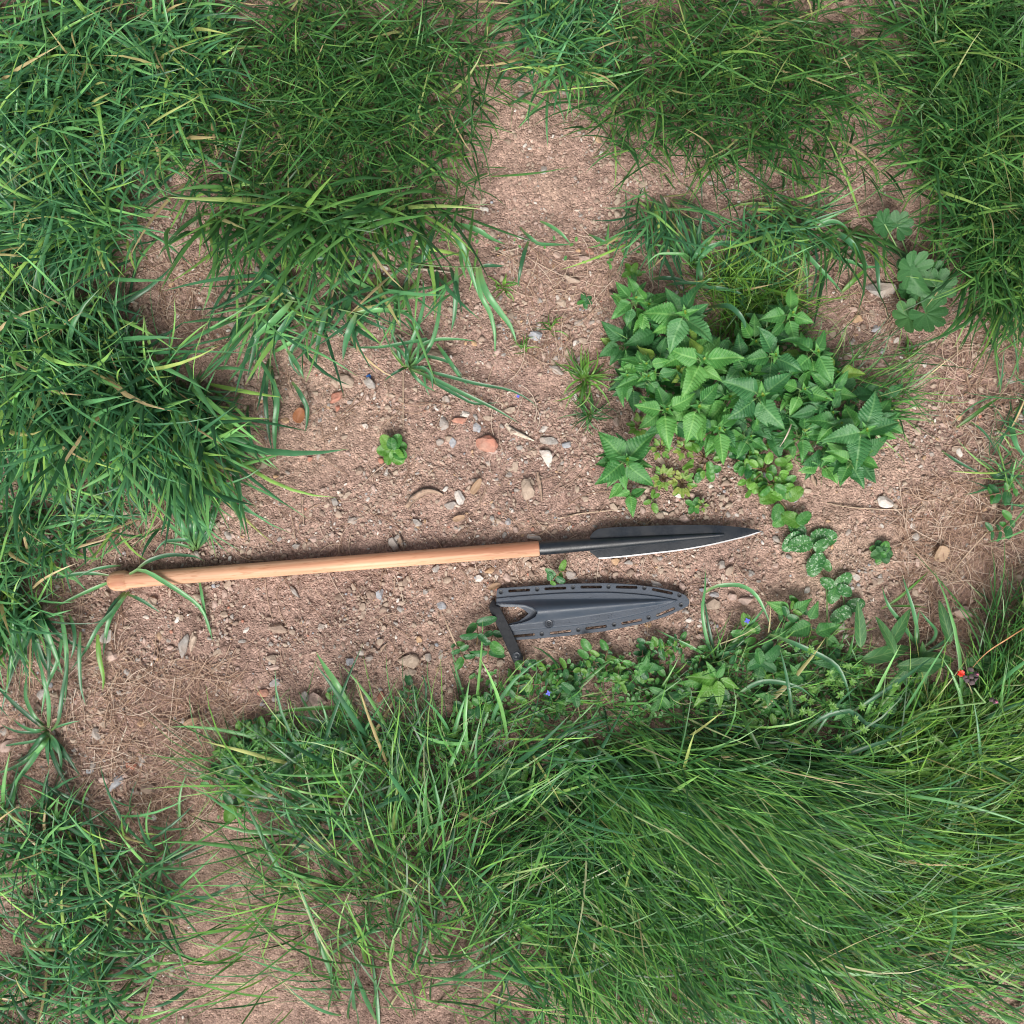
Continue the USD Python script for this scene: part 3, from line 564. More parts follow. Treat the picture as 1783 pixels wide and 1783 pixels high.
# crumbs of bark and soil: small flat flakes
nfl = 4500
q = rng.uniform((-60, -40), (1860, 1830), (nfl * 3, 2)); q = q[bare(q)][:nfl]
cs = []
base_v, base_f = rock((1, 0.75, 0.55), 900, sub=1, angular=0.6)
ang = rng.uniform(0, 2 * math.pi, len(q)); sc = np.clip(rng.lognormal(math.log(0.0016), 0.5, len(q)), 0.0008, 0.0055)
c, s = np.cos(ang), np.sin(ang)
el = rng.uniform(0.6, 1.0, len(q))
bv = base_v[None] * np.stack([np.ones(len(q)), el, el * 0.8], -1)[:, None]
V = np.stack([bv[..., 0] * c[:, None] - bv[..., 1] * s[:, None], bv[..., 0] * s[:, None] + bv[..., 1] * c[:, None], bv[..., 2]], -1) * sc[:, None, None] + (G(q[:, 0], q[:, 1]) + (0, 0, 0.0015))[:, None]
single('soil_crumbs', (V.reshape(-1, 3), (base_f[None] + (np.arange(len(q)) * len(base_v))[:, None, None]).reshape(-1, 3)), M['crumb'], 'loose crumbs of soil and bark lying on the dirt', 'crumbs', kind='stuff', smooth=True)

# ------------------------------------------------------------------ stones that can be told apart
NAMEC = dict(g='grey', t='tan', p='brick red', w='pale', b='bluish grey', o='ochre', d='brown', k='pinkish')
# px, py, width, height, turn (deg, counterclockwise), colour, label (None: one of the many small ones)
STONES = [
 (602, 667, 34, 26, -20, 't', 'flat tan stone under grass tips right of a thinner flake'), (582, 667, 22, 12, -35, 't', 'narrow tan flake touching a larger flat stone'),
 (643, 670, 20, 23, 20, 'g', 'grey stone just below a scrap of blue plastic'), (586, 692, 28, 16, 18, 'p', 'smooth oval brick red stone below the upper grass'),
 (765, 622, 38, 26, 5, 't', 'large tan stone partly under the base of the central grass tuft'), (498, 732, 17, 12, 0, 'o', 'ochre stone just left of a crumpled brown leaf'),
 (637, 741, 12, 12, 0, 'w', 'small bright white stone above the round-leaved seedling'), (809, 721, 17, 13, 20, 'w', 'white stone resting against a pink one'),
 (800, 732, 26, 13, -5, 'p', 'pale brick coloured stone leaning on a white one'), (772, 737, 17, 23, 10, 'g', 'olive grey oval stone left of a pink and white pair'),
 (830, 745, 18, 16, -40, 'b', 'bluish stone above the crumbly red brick lump'), (847, 774, 40, 32, -15, 'p', 'broad crumbly red brick lump, largest red stone'),
 (767, 770, 14, 12, 0, 'g', None), (788, 770, 13, 20, 10, 'b', None), (887, 714, 20, 14, 25, 't', 'tan stone under the tip of a broad grass blade'), (851, 728, 20, 10, -10, 't', None),
 (778, 695, 16, 12, -20, 'g', None), (627, 820, 13, 17, -20, 'd', None), (673, 824, 8, 16, -5, 'w', None), (555, 794, 8, 16, -10, 'g', None), (541, 799, 10, 11, 0, 'p', None),
 (588, 711, 9, 12, 0, 'p', None), (682, 688, 22, 10, -10, 't', None),
 (934, 586, 26, 17, -15, 'b', 'smooth pale bluish stone left of the yellow-green grass tuft'), (1019, 453, 25, 17, -25, 'k', 'pinkish oval stone near the top edge'),
 (968, 443, 18, 11, -20, 'k', None), (1008, 437, 11, 8, 0, 'o', None), (1026, 438, 16, 13, -60, 'p', None), (996, 488, 32, 13, -22, 't', 'long tan stone lying slantwise above the nettles'),
 (976, 526, 23, 12, -28, 't', 'tan wedge stone left of a wood chip'), (969, 645, 28, 15, -15, 'g', 'flat greyish stone beside the yellow-green grass tuft'),
 (940, 524, 12, 10, 0, 'g', None), (967, 622, 12, 10, 30, 'g', None), (948, 747, 20, 11, 35, 'w', 'slim white stone right of the curled pale bark'),
 (957, 769, 34, 15, -8, 'g', 'wide grey stone above the white angular one'), (986, 774, 20, 13, 15, 'b', None), (951, 796, 20, 36, 22, 'w', 'white angular shard below a wide grey stone'),
 (1108, 647, 10, 13, 0, 'p', 'small rusty stone in the gap beneath the nettles'), (1138, 466, 8, 9, 0, 'g', None),
 (1532, 506, 52, 24, -8, 'g', 'large flat grey stone beside the lobed leaves'), (1486, 540, 17, 10, -15, 'k', None), (1491, 556, 20, 14, 10, 'o', 'pale ochre stone in a row of four'), (1500, 568, 14, 12, 0, 'd', None),
 (1525, 573, 22, 14, -5, 'b', 'bluish grey stone below the large flat grey one'), (1559, 593, 14, 12, 20, 'w', 'pale round stone left of a yellow-green grass wisp'), (1535, 611, 9, 10, 30, 'b', None),
 (1477, 618, 17, 6, -25, 'w', None), (1489, 584, 9, 6, 0, 'o', None), (1535, 636, 15, 7, -10, 'k', None), (1585, 670, 17, 9, 20, 't', None), (1757, 663, 18, 11, -10, 'g', 'grey stone at the right edge under the dark grass'),
 (1670, 728, 12, 15, 20, 'o', None), (1773, 727, 16, 12, -20, 'w', 'white stone at the right edge'), (1610, 635, 9, 10, 0, 'w', None), (1624, 671, 12, 9, 0, 't', None),
 (268, 1049, 20, 19, -30, 't', 'tan stone just below the spear shaft near its butt'), (187, 1110, 24, 26, 10, 'w', 'whitish stone behind grass blades lower left'), (198, 1141, 28, 22, 25, 'k', 'pinkish white stone below a whitish one'),
 (320, 1123, 18, 44, -8, 'g', 'tall grey slab standing in the dirt below the shaft'), (337, 1116, 13, 40, -14, 't', 'tan flake leaning on a tall grey slab'),
 (71, 1209, 15, 23, -40, 'g', 'rounded grey stone under grass at far left'), (97, 1209, 14, 12, 0, 't', None), (392, 1069, 16, 11, -10, 't', None), (405, 1074, 7, 11, 0, 'g', None), (376, 1165, 9, 11, 0, 'w', None),
 (298, 1046, 13, 8, 0, 'd', None), (315, 1076, 10, 11, 0, 't', None), (423, 1117, 15, 9, 0, 'g', None), (429, 1098, 8, 15, -40, 'w', None), (212, 1233, 10, 14, 10, 'g', None), (175, 1240, 15, 15, 0, 't', None), (255, 1074, 11, 7, -20, 'w', None),
 (801, 866, 16, 26, 15, 'w', 'pale heart shaped stone above the shaft'), (784, 879, 22, 16, -15, 'g', 'grey stone touching a pale heart shaped one'), (614, 906, 19, 15, 15, 'g', 'greyish stone above the middle of the shaft'),
 (517, 950, 15, 13, -15, 'g', 'round grey stone close above the shaft'), (531, 949, 9, 15, 0, 't', None), (545, 939, 13, 14, -30, 'k', None), (685, 946, 16, 28, 35, 'g', 'dark greyish stone wedged against the top of the shaft'),
 (885, 828, 14, 13, 0, 'g', None), (884, 908, 11, 12, 0, 'b', None), (726, 910, 19, 11, -38, 'g', None), (805, 917, 12, 8, 0, 't', None), (512, 1030, 30, 9, -44, 'g', 'slender grey stone lying aslant below the shaft'),
 (661, 1036, 15, 24, -8, 'b', 'bluish white eyed stone below the shaft'), (769, 1055, 20, 15, -15, 'b', 'bluish grey stone left of the sheath'), (759, 991, 13, 17, 0, 'g', None), (836, 1006, 16, 17, -30, 'w', None), (820, 992, 9, 10, 0, 'g', None), (865, 1003, 8, 14, 0, 'w', None),
 (560, 1093, 13, 10, 10, 'g', None), (610, 1151, 14, 16, 0, 'b', 'bluish stone left of the big tan slab'), (485, 1094, 32, 18, 0, 'd', 'brown half buried stone left of centre'), (710, 1151, 40, 29, 5, 't', 'big flat tan slab below the shaft, largest in the dirt'), (711, 1173, 30, 18, 32, 't', 'flat tan flake under the big slab'),
 (730, 1112, 12, 14, -15, 'o', 'small ochre stone above the big tan slab'), (473, 1146, 15, 22, 50, 't', 'tan stone with a straw on it at lower left'), (478, 1161, 23, 11, 0, 'k', None), (458, 1206, 20, 14, 0, 'p', 'pale brick stone near the bottom left grass tuft'), (479, 1216, 12, 11, 0, 'g', None), (456, 1226, 13, 8, 0, 'b', None),
 (531, 1214, 15, 23, -12, 'g', 'upright grey stone left of a big pinkish one'), (553, 1219, 34, 30, 10, 'k', 'large pinkish grey stone by a leafy sprig'), (642, 1215, 14, 17, 15, 'g', 'grey stone left of a reddish one near the verge'), (663, 1214, 14, 22, -25, 'p', 'reddish upright stone near the bottom verge'), (478, 1189, 19, 14, 20, 'b', None), (767, 1141, 9, 19, -10, 'g', None), (669, 1093, 9, 10, 0, 't', None),
 (918, 853, 27, 35, -15, 't', 'big rounded tan stone above the spear socket'), (928, 936, 30, 12, -12, 'w', 'pale flat stone just above the dark socket'), (1072, 978, 16, 14, -5, 'o', 'ochre block peeping from under the blade edge'), (995, 1002, 23, 16, -15, 'g', 'rounded grey stone between blade and sheath'), (972, 996, 18, 15, 30, 't', 'tan stone between blade and sheath'),
 (1185, 863, 22, 15, -20, 'w', 'pale stone below the small yellowish herbs'), (1193, 903, 20, 16, -35, 'k', 'pinkish oval stone just above the blade'), (1141, 1016, 22, 11, -15, 'w', 'white stone at the upper rim of the sheath'), (1241, 1052, 31, 18, 15, 't', 'broad tan stone right of the sheath tip'), (1244, 1035, 17, 11, -20, 'b', None), (1276, 1040, 19, 12, -15, 'k', None), (1299, 1046, 27, 15, 5, 'k', 'pinkish flat stone right of the sheath tip'),
 (1270, 994, 14, 18, -20, 't', 'tan pointed stone below the blade tip'), (1306, 997, 11, 13, 0, 'g', None), (1200, 1079, 15, 10, 20, 'w', None), (1127, 1088, 13, 11, 20, 'o', None), (1220, 1080, 11, 9, 0, 'w', None), (1238, 847, 10, 10, 0, 'w', None), (1257, 866, 11, 11, 0, 't', None), (1256, 984, 13, 15, 0, 'g', None), (1094, 979, 14, 13, 30, 'g', None),
 (1540, 873, 28, 22, -10, 'w', 'pale lumpy stone right of the creeping runner'), (1594, 934, 17, 15, 10, 'g', 'round pale grey stone right of the small rosette'), (1589, 915, 11, 9, 0, 'w', None), (1489, 1004, 18, 11, -30, 'w', 'white stone right of the silvered runner'), (1404, 1027, 11, 12, 0, 'w', None), (1532, 1003, 9, 9, 0, 'g', None), (1478, 1028, 13, 8, 0, 'g', None), (1464, 1093, 14, 22, -20, 'g', 'grey stone under the runner end'),
 (1675, 1067, 35, 24, -10, 'k', 'pale pinkish lump among needles at right'), (1719, 828, 12, 9, -10, 'p', None), (1713, 886, 11, 10, 0, 'o', None), (1658, 876, 12, 8, -15, 't', None),
 (169, 1277, 16, 22, 35, 'g', 'pointed grey stone at lower left'), (203, 1363, 36, 15, 52, 'b', 'long bluish stone near the bottom left'), (182, 1357, 18, 22, 0, 'k', 'rounded stone left of a long bluish one'), (228, 1333, 21, 14, 12, 'p', 'orange brick piece near the bottom left'), (249, 1323, 17, 21, 10, 'g', 'grey stone right of an orange brick piece'), (214, 1338, 10, 15, 0, 'g', None),
 (156, 1342, 16, 9, 15, 'b', None), (245, 1260, 13, 12, 20, 'o', None), (182, 1261, 16, 11, 30, 't', None), (232, 1377, 10, 9, 0, 'b', None), (255, 1372, 32, 20, 0, 'd', 'brown buried stone near the bottom left'), (13, 1297, 30, 22, 20, 'k', 'pinkish stone at the left edge'), (9, 1274, 17, 16, 0, 'g', None),
 (655, 745, 11, 8, 10, 't', None), (735, 700, 12, 9, -20, 'd', None), (600, 760, 12, 9, 30, 't', None), (905, 780, 12, 10, 0, 'g', None), (870, 800, 11, 9, 10, 't', None), (820, 840, 13, 9, -30, 'k', None), (570, 880, 12, 10, 0, 't', None), (640, 870, 10, 9, 0, 'w', None), (590, 1040, 13, 10, 20, 'd', None), (700, 1050, 12, 9, -15, 't', None), (740, 1030, 11, 10, 0, 'g', None), (480, 1050, 12, 9, 0, 'k', None), (600, 1110, 11, 9, 0, 'k', None), (650, 1130, 11, 10, 0, 'd', None), (1000, 940, 11, 9, 0, 't', None), (1040, 1000, 12, 9, 0, 't', None), (1110, 1000, 12, 10, 10, 'k', None), (1180, 990, 11, 9, 0, 't', None), (1230, 1010, 12, 9, 30, 'g', None), (1350, 985, 12, 9, 0, 'k', None), (1400, 985, 10, 9, 0, 't', None), (1560, 780, 12, 9, 20, 'k', None), (1620, 790, 12, 10, 0, 'g', None), (1590, 710, 12, 8, -30, 'w', None), (1640, 640, 10, 8, 0, 't', None), (960, 570, 11, 9, 0, 'd', None), (900, 560, 12, 9, 0, 't', None), (1040, 560, 11, 8, 0, 'k', None), (930, 480, 11, 9, 0, 't', None), (350, 520, 13, 10, 20, 'k', None), (380, 470, 12, 9, 0, 't', None), (410, 540, 12, 9, 0, 't', None),
]
def place_rock(px, py, w, h, turn, seed, flat, rise):
    rw, rh = w * S / 2 * 1.06, h * S / 2 * 1.06
    v, f = rock((rw, rh, flat * min(rw, rh) + 0.12 * max(rw, rh)), seed, sub=3 if max(w, h) > 13 else 2, angular=0.45 + 0.6 * ((seed * 37) % 10) / 10)
    a = math.radians(turn)
    v = np.c_[v[:, 0] * math.cos(a) - v[:, 1] * math.sin(a), v[:, 0] * math.sin(a) + v[:, 1] * math.cos(a), v[:, 2]]
    c = G(px, py)
    return v + c + (0, 0, rise * v[:, 2].max()), f
for i, (px, py, w, h, turn, c, lab) in enumerate(STONES):
    vf = place_rock(px, py, w, h, turn, 300 + i, 0.6, 0.46)
    if lab: single('stone', vf, M['stone_' + c], lab, 'stone', smooth=24)
    else: single('pebble', vf, M['stone_' + c], locate(f'little {NAMEC[c]} pebble', px, py), 'pebble', 'little pebbles in the dirt', smooth=24)

# ------------------------------------------------------------------ ribbons drawn along pixels (single blades, straws, bark)
def curve(pts, n):
    pts = np.asarray(pts, float)
    d = np.r_[0, np.cumsum(np.linalg.norm(np.diff(pts[:, :2], axis=0), axis=1))]
    return PchipInterpolator(d, pts)(np.linspace(0, d[-1], n))
def ribbon(pts, width_px, n=14, fold=0.25, taper=(0.5, 0.03), above=True, thick=0.0, twist=0.0):
    """pts: (px, py, height above ground in mm). Returns (v, f, uv)."""
    c = curve(pts, n)
    w3 = G(c[:, 0], c[:, 1])
    z = w3[:, 2] + c[:, 2] / 1000
    w3 = P(c[:, 0], c[:, 1], z)
    t = np.linspace(0, 1, n)
    d = np.gradient(w3, axis=0); d /= np.linalg.norm(d, axis=1, keepdims=True)
    side = np.stack([-d[:, 1], d[:, 0], np.zeros(n)], 1); side /= np.linalg.norm(side, axis=1, keepdims=True)
    nor = np.cross(d, side)
    r = twist * t
    side, nor = side * np.cos(r)[:, None] + nor * np.sin(r)[:, None], nor * np.cos(r)[:, None] - side * np.sin(r)[:, None]
    w = width_px * S / 2 * np.minimum(1, taper[0] + t / 0.25 * (1 - taper[0])) * np.clip(1 - ((t - 0.3).clip(0) / 0.7) ** 2.4, taper[1], 1)
    rows = [w3 + side * w[:, None], w3 - nor * (w * fold * 2)[:, None], w3 - side * w[:, None]]
    if thick: rows.append(w3 - nor * (w * fold * 2 + thick)[:, None])
    k = len(rows)
    V = np.stack(rows, 1).reshape(-1, 3)
    o = (np.arange(n - 1) * k)[:, None] + np.arange(k if thick else k - 1)[None]
    nx = (np.arange(n - 1) * k)[:, None] + (np.arange(1, k + 1) % k if thick else np.arange(1, k))[None]
    q = np.stack([o, nx, nx + k, o + k], -1).reshape(-1, 4)
    F = np.vstack([q[:, [0, 1, 2]], q[:, [0, 2, 3]]])
    U = np.stack(np.broadcast_arrays(t[:, None], np.linspace(0, 1, k)[None]), -1).reshape(-1, 2)
    return V, F, U
def tuft(name, label, cat, base, blades_, mat='broad_grass', group=None):
    t = thing(name, label, cat, G(*base))
    for b in blades_:
        pts, w = b[0], b[1]
        v, f, u = ribbon(pts, w, twist=b[2] if len(b) > 2 else 0)
        part(t, 'grass_blade', (v, f), M[b[3] if len(b) > 3 else mat], uv=u)
    return t
def fan(base, n, az, spread, ln, w, seed, hmax=45, droop=1.0):
    """n blades (pixel ribbons) out of one base."""
    q = np.random.default_rng(seed)
    out = []
    for k in range(n):
        a = math.radians(q.normal(az, spread) if spread < 150 else q.uniform(0, 360))
        L = q.uniform(0.55, 1.15) * ln
        b = a + q.normal(0, 0.35)
        x, y = base[0] + q.normal(0, 3), base[1] + q.normal(0, 3)
        h = q.uniform(0.35, 1.0) * hmax
        out.append(([(x, y, 0), (x + L * .35 * math.cos(a), y - L * .35 * math.sin(a), h), (x + L * .7 * math.cos((a + b) / 2), y - L * .7 * math.sin((a + b) / 2), h * (1.05 - .3 * droop)), (x + L * math.cos(b), y - L * math.sin(b), h * (1 - .75 * droop) + 2)], w * q.uniform(0.7, 1.2), q.normal(0, 0.5)))
    return out
tuft('grass_tuft', 'broad grass tuft in the middle, blades arching right over pebbles', 'grass tuft', (711, 642), [
    ([(711, 642, 0), (745, 655, 14), (800, 682, 18), (862, 712, 10), (905, 738, 3)], 7), ([(715, 640, 0), (760, 650, 18), (830, 668, 18), (890, 680, 10), (940, 712, 4)], 6),
    ([(740, 655, 6), (800, 690, 16), (830, 703, 10), (870, 700, 6)], 6), ([(711, 640, 0), (735, 600, 25), (770, 590, 28), (830, 595, 14)], 6), ([(716, 636, 0), (750, 600, 30), (762, 560, 35), (768, 520, 32), (790, 490, 20)], 7),
    ([(700, 640, 0), (690, 600, 15), (680, 570, 20), (678, 545, 12)], 5), ([(705, 642, 0), (735, 620, 15), (780, 630, 22), (808, 660, 10)], 6), ([(712, 638, 0), (745, 590, 22), (700, 598, 30), (650, 605, 20), (590, 602, 8)], 6),
    ([(708, 642, 0), (690, 622, 10), (678, 606, 12)], 4, 0.2, 'lime_grass'), ([(709, 640, 0), (716, 605, 20), (722, 560, 28)], 3, 0, 'lime_grass'), ([(712, 640, 0), (735, 645, 8), (742, 676, 6), (748, 690, 2)], 5),
    ([(706, 640, 0), (712, 610, 20), (730, 560, 40), (738, 520, 40), (735, 480, 30)], 7), ([(760, 598, 6), (790, 640, 24), (800, 655, 15), (815, 672, 6)], 7)] + fan((712, 640), 9, 60, 70, 70, 5, 3))
def stem_with_leaves(label, pts, leaves, width=3.2):
    t = thing('grass_stalk', label, 'grass stalk', G(pts[0][0], pts[0][1]))
    v, f, u = ribbon(pts, width, n=18, taper=(1, 0.5), thick=0.002, fold=0.5)
    part(t, 'stalk', (v, f), M['stem'])
    for L in leaves:
        v, f, u = ribbon(L[0], L[1], twist=L[2] if len(L) > 2 else 0.2)
        part(t, 'grass_blade', (v, f), M['broad_grass'], uv=u)
stem_with_leaves('long green grass stalk with blades hanging below it, reaching right from the left meadow', [(400, 505, 10), (450, 513, 35), (512, 524, 45), (620, 545, 50), (700, 575, 30), (725, 590, 15)],
    [([(508, 524, 44), (480, 555, 48), (452, 580, 35), (425, 600, 20)], 12), ([(522, 530, 44), (500, 560, 48), (480, 590, 36), (470, 625, 20)], 11), ([(620, 547, 48), (608, 575, 46), (600, 605, 30), (597, 630, 16)], 11),
     ([(570, 535, 46), (560, 570, 44), (553, 600, 32), (550, 640, 12)], 9), ([(620, 545, 48), (660, 540, 50), (690, 541, 36), (720, 543, 22)], 8), ([(512, 523, 44), (495, 505, 52), (470, 485, 50), (435, 472, 34)], 11)])
stem_with_leaves('thin green grass stalk crossing below another, over the pink dirt', [(395, 540, 10), (470, 545, 25), (560, 560, 28), (650, 582, 18)],
    [([(470, 545, 25), (450, 580, 32), (440, 620, 20), (430, 660, 8)], 9), ([(560, 560, 28), (520, 590, 30), (505, 620, 20), (530, 660, 6)], 8)])
stem_with_leaves('grass stalk slanting down right with two broad blades at its far end', [(660, 430, 10), (720, 458, 35), (780, 464, 45), (835, 465, 45)],
    [([(835, 466, 45), (845, 505, 50), (868, 540, 38), (890, 570, 20), (900, 600, 6)], 11), ([(830, 466, 44), (836, 510, 46), (855, 550, 30), (862, 590, 10), (862, 622, 2)], 8), ([(835, 465, 45), (850, 462, 46), (868, 463, 40), (880, 463, 36)], 6), ([(795, 464, 42), (794, 500, 44), (792, 540, 30), (785, 580, 8)], 9)])
stem_with_leaves('grass stalk beside the brown leaf, its blade tips near the dirt', [(490, 520, 20), (480, 570, 30), (470, 640, 30), (478, 700, 20)],
    [([(476, 660, 30), (482, 700, 32), (478, 750, 18), (480, 805, 6)], 10), ([(470, 640, 30), (462, 690, 30), (466, 740, 22), (475, 790, 8)], 8), ([(508, 665, 20), (525, 690, 24), (535, 715, 16), (530, 755, 6)], 8), ([(500, 610, 22), (520, 640, 26), (530, 660, 14)], 8)])
tuft('grass_tuft', 'grass tuft whose long blade crosses the spear shaft near the butt', 'grass tuft', (238, 990), [
    ([(225, 1000, 26), (240, 992, 30), (292, 1017, 33), (323, 1037, 26), (347, 1056, 16), (362, 1085, 8), (370, 1115, 2)], 8), ([(238, 992, 28), (262, 975, 34), (300, 966, 28), (335, 968, 16), (357, 978, 6)], 7),
    ([(225, 1030, 6), (212, 1045, 20), (190, 1080, 22), (185, 1100, 12), (180, 1145, 5)], 8), ([(218, 1030, 6), (200, 1060, 24), (172, 1090, 24), (150, 1130, 14), (120, 1170, 5)], 7), ([(215, 1032, 4), (195, 1055, 16), (178, 1080, 18), (160, 1085, 8)], 6),
    ([(222, 1035, 4), (240, 1042, 14), (262, 1055, 12), (280, 1068, 4)], 6), ([(200, 1010, 6), (170, 1022, 15), (130, 1040, 16), (90, 1060, 8)], 6), ([(190, 1002, 8), (150, 998, 15), (100, 1005, 15), (55, 1012, 8)], 6), ([(210, 985, 5), (170, 990, 15), (130, 1010, 15)], 5),
    ([(345, 1000, 3), (352, 1040, 12), (358, 1075, 8), (372, 1118, 2)], 5)])
tuft('grass_tuft', 'leafy grass tuft growing up left just above the shaft', 'grass tuft', (341, 958), [
    ([(341, 958, 0), (325, 930, 20), (305, 895, 32), (290, 850, 30), (270, 800, 20)], 9), ([(341, 956, 0), (345, 920, 22), (352, 870, 36), (360, 820, 30)], 7), ([(343, 956, 0), (365, 925, 18), (372, 890, 26), (375, 860, 20)], 7),
    ([(340, 958, 0), (330, 925, 15), (322, 900, 20)], 6), ([(343, 958, 0), (355, 935, 12), (378, 910, 16)], 6), ([(338, 958, 0), (320, 950, 10), (290, 945, 12)], 5)] + fan((341, 955), 14, 95, 30, 110, 7, 5, hmax=60, droop=0.5))
tuft('grass_tuft', 'sprawling grass tuft at the lower left, blades radiating from one point', 'grass tuft', (83, 1274), [
    ([(83, 1274, 0), (60, 1255, 15), (30, 1230, 20), (-10, 1190, 12)], 8), ([(83, 1274, 0), (85, 1230, 28), (75, 1180, 40), (65, 1130, 36)], 8), ([(84, 1276, 0), (100, 1260, 18), (108, 1210, 30), (116, 1160, 30), (118, 1110, 24)], 7),
    ([(83, 1276, 0), (65, 1310, 20), (40, 1345, 24), (0, 1390, 14)], 9), ([(82, 1276, 0), (82, 1300, 14), (85, 1335, 14)], 7), ([(84, 1276, 0), (105, 1300, 16), (125, 1330, 14), (142, 1355, 4)], 7), ([(83, 1280, 0), (95, 1325, 16), (115, 1365, 12), (130, 1395, 4)], 7),
    ([(80, 1276, 0), (60, 1290, 12), (30, 1295, 12), (0, 1300, 6)], 5), ([(80, 1274, 0), (40, 1275, 10), (0, 1260, 10)], 5), ([(78, 1278, 0), (50, 1320, 14), (15, 1340, 14), (-20, 1350, 6)], 7), ([(85, 1272, 0), (110, 1262, 8), (140, 1255, 6)], 4)] + fan((83, 1274), 8, 240, 60, 90, 7, 8, hmax=30))
tuft('grass_tuft', 'long pale edged grass tuft on the left, tips pointing down', 'grass tuft', (70, 1080), [
    ([(60, 1040, 10), (75, 1085, 35), (85, 1140, 35), (82, 1200, 18)], 9), ([(100, 1055, 12), (110, 1090, 30), (116, 1150, 28), (112, 1230, 8)], 8), ([(140, 1100, 20), (138, 1140, 24), (140, 1190, 16), (150, 1230, 6)], 7), ([(170, 1105, 20), (172, 1140, 22), (180, 1185, 12), (178, 1205, 4)], 9, 0.2, 'lime_grass'),
    ([(30, 1030, 15), (25, 1080, 38), (22, 1130, 36), (15, 1190, 18)], 9), ([(50, 1050, 10), (42, 1100, 30), (45, 1150, 26), (38, 1180, 10)], 7), ([(110, 1090, 20), (100, 1150, 30), (80, 1200, 24), (72, 1250, 10)], 7), ([(10, 1060, 20), (-5, 1120, 36), (-10, 1180, 24)], 9), ([(120, 1070, 15), (130, 1110, 28), (122, 1150, 22)], 7)] + fan((60, 1050), 12, 270, 25, 120, 8, 12, hmax=45, droop=0.8))
tuft('grass_tuft', 'upright grass tuft at the top edge above the nettles', 'grass tuft', (1205, 470), [
    ([(1203, 470, 0), (1195, 440, 20), (1188, 425, 34), (1175, 460, 20)], 6), ([(1206, 468, 0), (1205, 420, 30), (1204, 400, 45), (1212, 425, 40)], 6), ([(1210, 450, 10), (1235, 430, 34), (1270, 422, 38), (1302, 428, 24)], 8), ([(1212, 450, 12), (1218, 470, 24), (1222, 495, 10)], 10),
    ([(1205, 470, 0), (1190, 420, 40), (1178, 380, 60)], 7), ([(1206, 470, 0), (1215, 410, 45), (1225, 370, 60)], 8), ([(1208, 470, 0), (1235, 420, 40), (1265, 385, 50)], 6, 0, 'lime_grass'), ([(1204, 470, 0), (1210, 420, 40), (1206, 380, 60)], 6, 0, 'lime_grass')] + fan((1206, 465), 16, 85, 25, 95, 5, 15, hmax=75, droop=0.2), group=None)
tuft('grass_tuft', 'single arching pale grass blade over the nettles, with two more beside it', 'grass tuft', (1235, 560), [
    ([(1232, 535, 30), (1265, 532, 85), (1285, 545, 95), (1297, 565, 85), (1299, 585, 70)], 9), ([(1135, 486, 20), (1165, 484, 40), (1200, 492, 34)], 7), ([(1160, 497, 20), (1200, 492, 36), (1240, 500, 30)], 6), ([(1215, 500, 20), (1255, 502, 40), (1290, 512, 40), (1305, 530, 30)], 6)])
tuft('grass_tuft', 'fine yellow-green grass tuft left of the nettles, blades spread like a star', 'grass tuft', (1018, 660), fan((1018, 660), 46, 0, 360, 62, 3.0, 21, hmax=22, droop=0.6), mat='lime_grass')
tuft('grass_tuft', 'smaller thin grass tuft below a star shaped one', 'grass tuft', (1028, 722), fan((1028, 722), 34, 0, 360, 50, 2.4, 22, hmax=18, droop=0.6), mat='fine_grass')
tuft('grass_tuft', 'bright wisp of grass alone on the dirt under the lobed leaves', 'grass tuft', (1582, 622), fan((1582, 622), 15, 60, 35, 40, 2.6, 23, hmax=18, droop=0.4), mat='lime_grass')
tuft('grass_tuft', 'thin grass sprig between pebbles near the top, left of a wood chip', 'grass tuft', (962, 570), fan((962, 575), 10, 80, 60, 30, 2.2, 24, hmax=14), mat='lime_grass')
tuft('grass_tuft', 'thin grass sprig beside the smooth pale bluish stone', 'grass tuft', (915, 610), fan((915, 610), 9, 80, 50, 34, 2.4, 25, hmax=16), mat='lime_grass')
tuft('grass_tuft', 'grass sprig at the tip of an arching blade near the top', 'grass tuft', (875, 498), fan((875, 500), 14, 60, 70, 32, 2.6, 26, hmax=16), mat='lime_grass')
tuft('grass_tuft', 'grass tuft right of the sheath tip with one blade bent in an arch', 'grass tuft', (1245, 1150), [
    ([(1245, 1150, 0), (1228, 1100, 30), (1223, 1060, 40), (1228, 1020, 34), (1228, 990, 26)], 6), ([(1228, 1032, 30), (1250, 1020, 46), (1280, 1018, 50), (1310, 1030, 40), (1330, 1060, 30), (1343, 1095, 16)], 7), ([(1247, 1150, 0), (1238, 1110, 20), (1232, 1080, 26), (1226, 1040, 22)], 5),
    ([(1248, 1150, 0), (1275, 1120, 24), (1300, 1098, 28), (1330, 1075, 18)], 6, 0.3, 'lime_grass'), ([(1248, 1152, 0), (1285, 1140, 18), (1320, 1122, 16)], 7, 0.2, 'lime_grass'), ([(1244, 1152, 0), (1210, 1130, 18), (1170, 1110, 16), (1140, 1095, 6)], 5),
    ([(1244, 1152, 0), (1215, 1152, 12), (1180, 1155, 8)], 4), ([(1250, 1150, 0), (1290, 1105, 24), (1322, 1070, 24), (1345, 1040, 12)], 5)] + fan((1246, 1150), 8, 40, 50, 70, 5, 27, hmax=28))
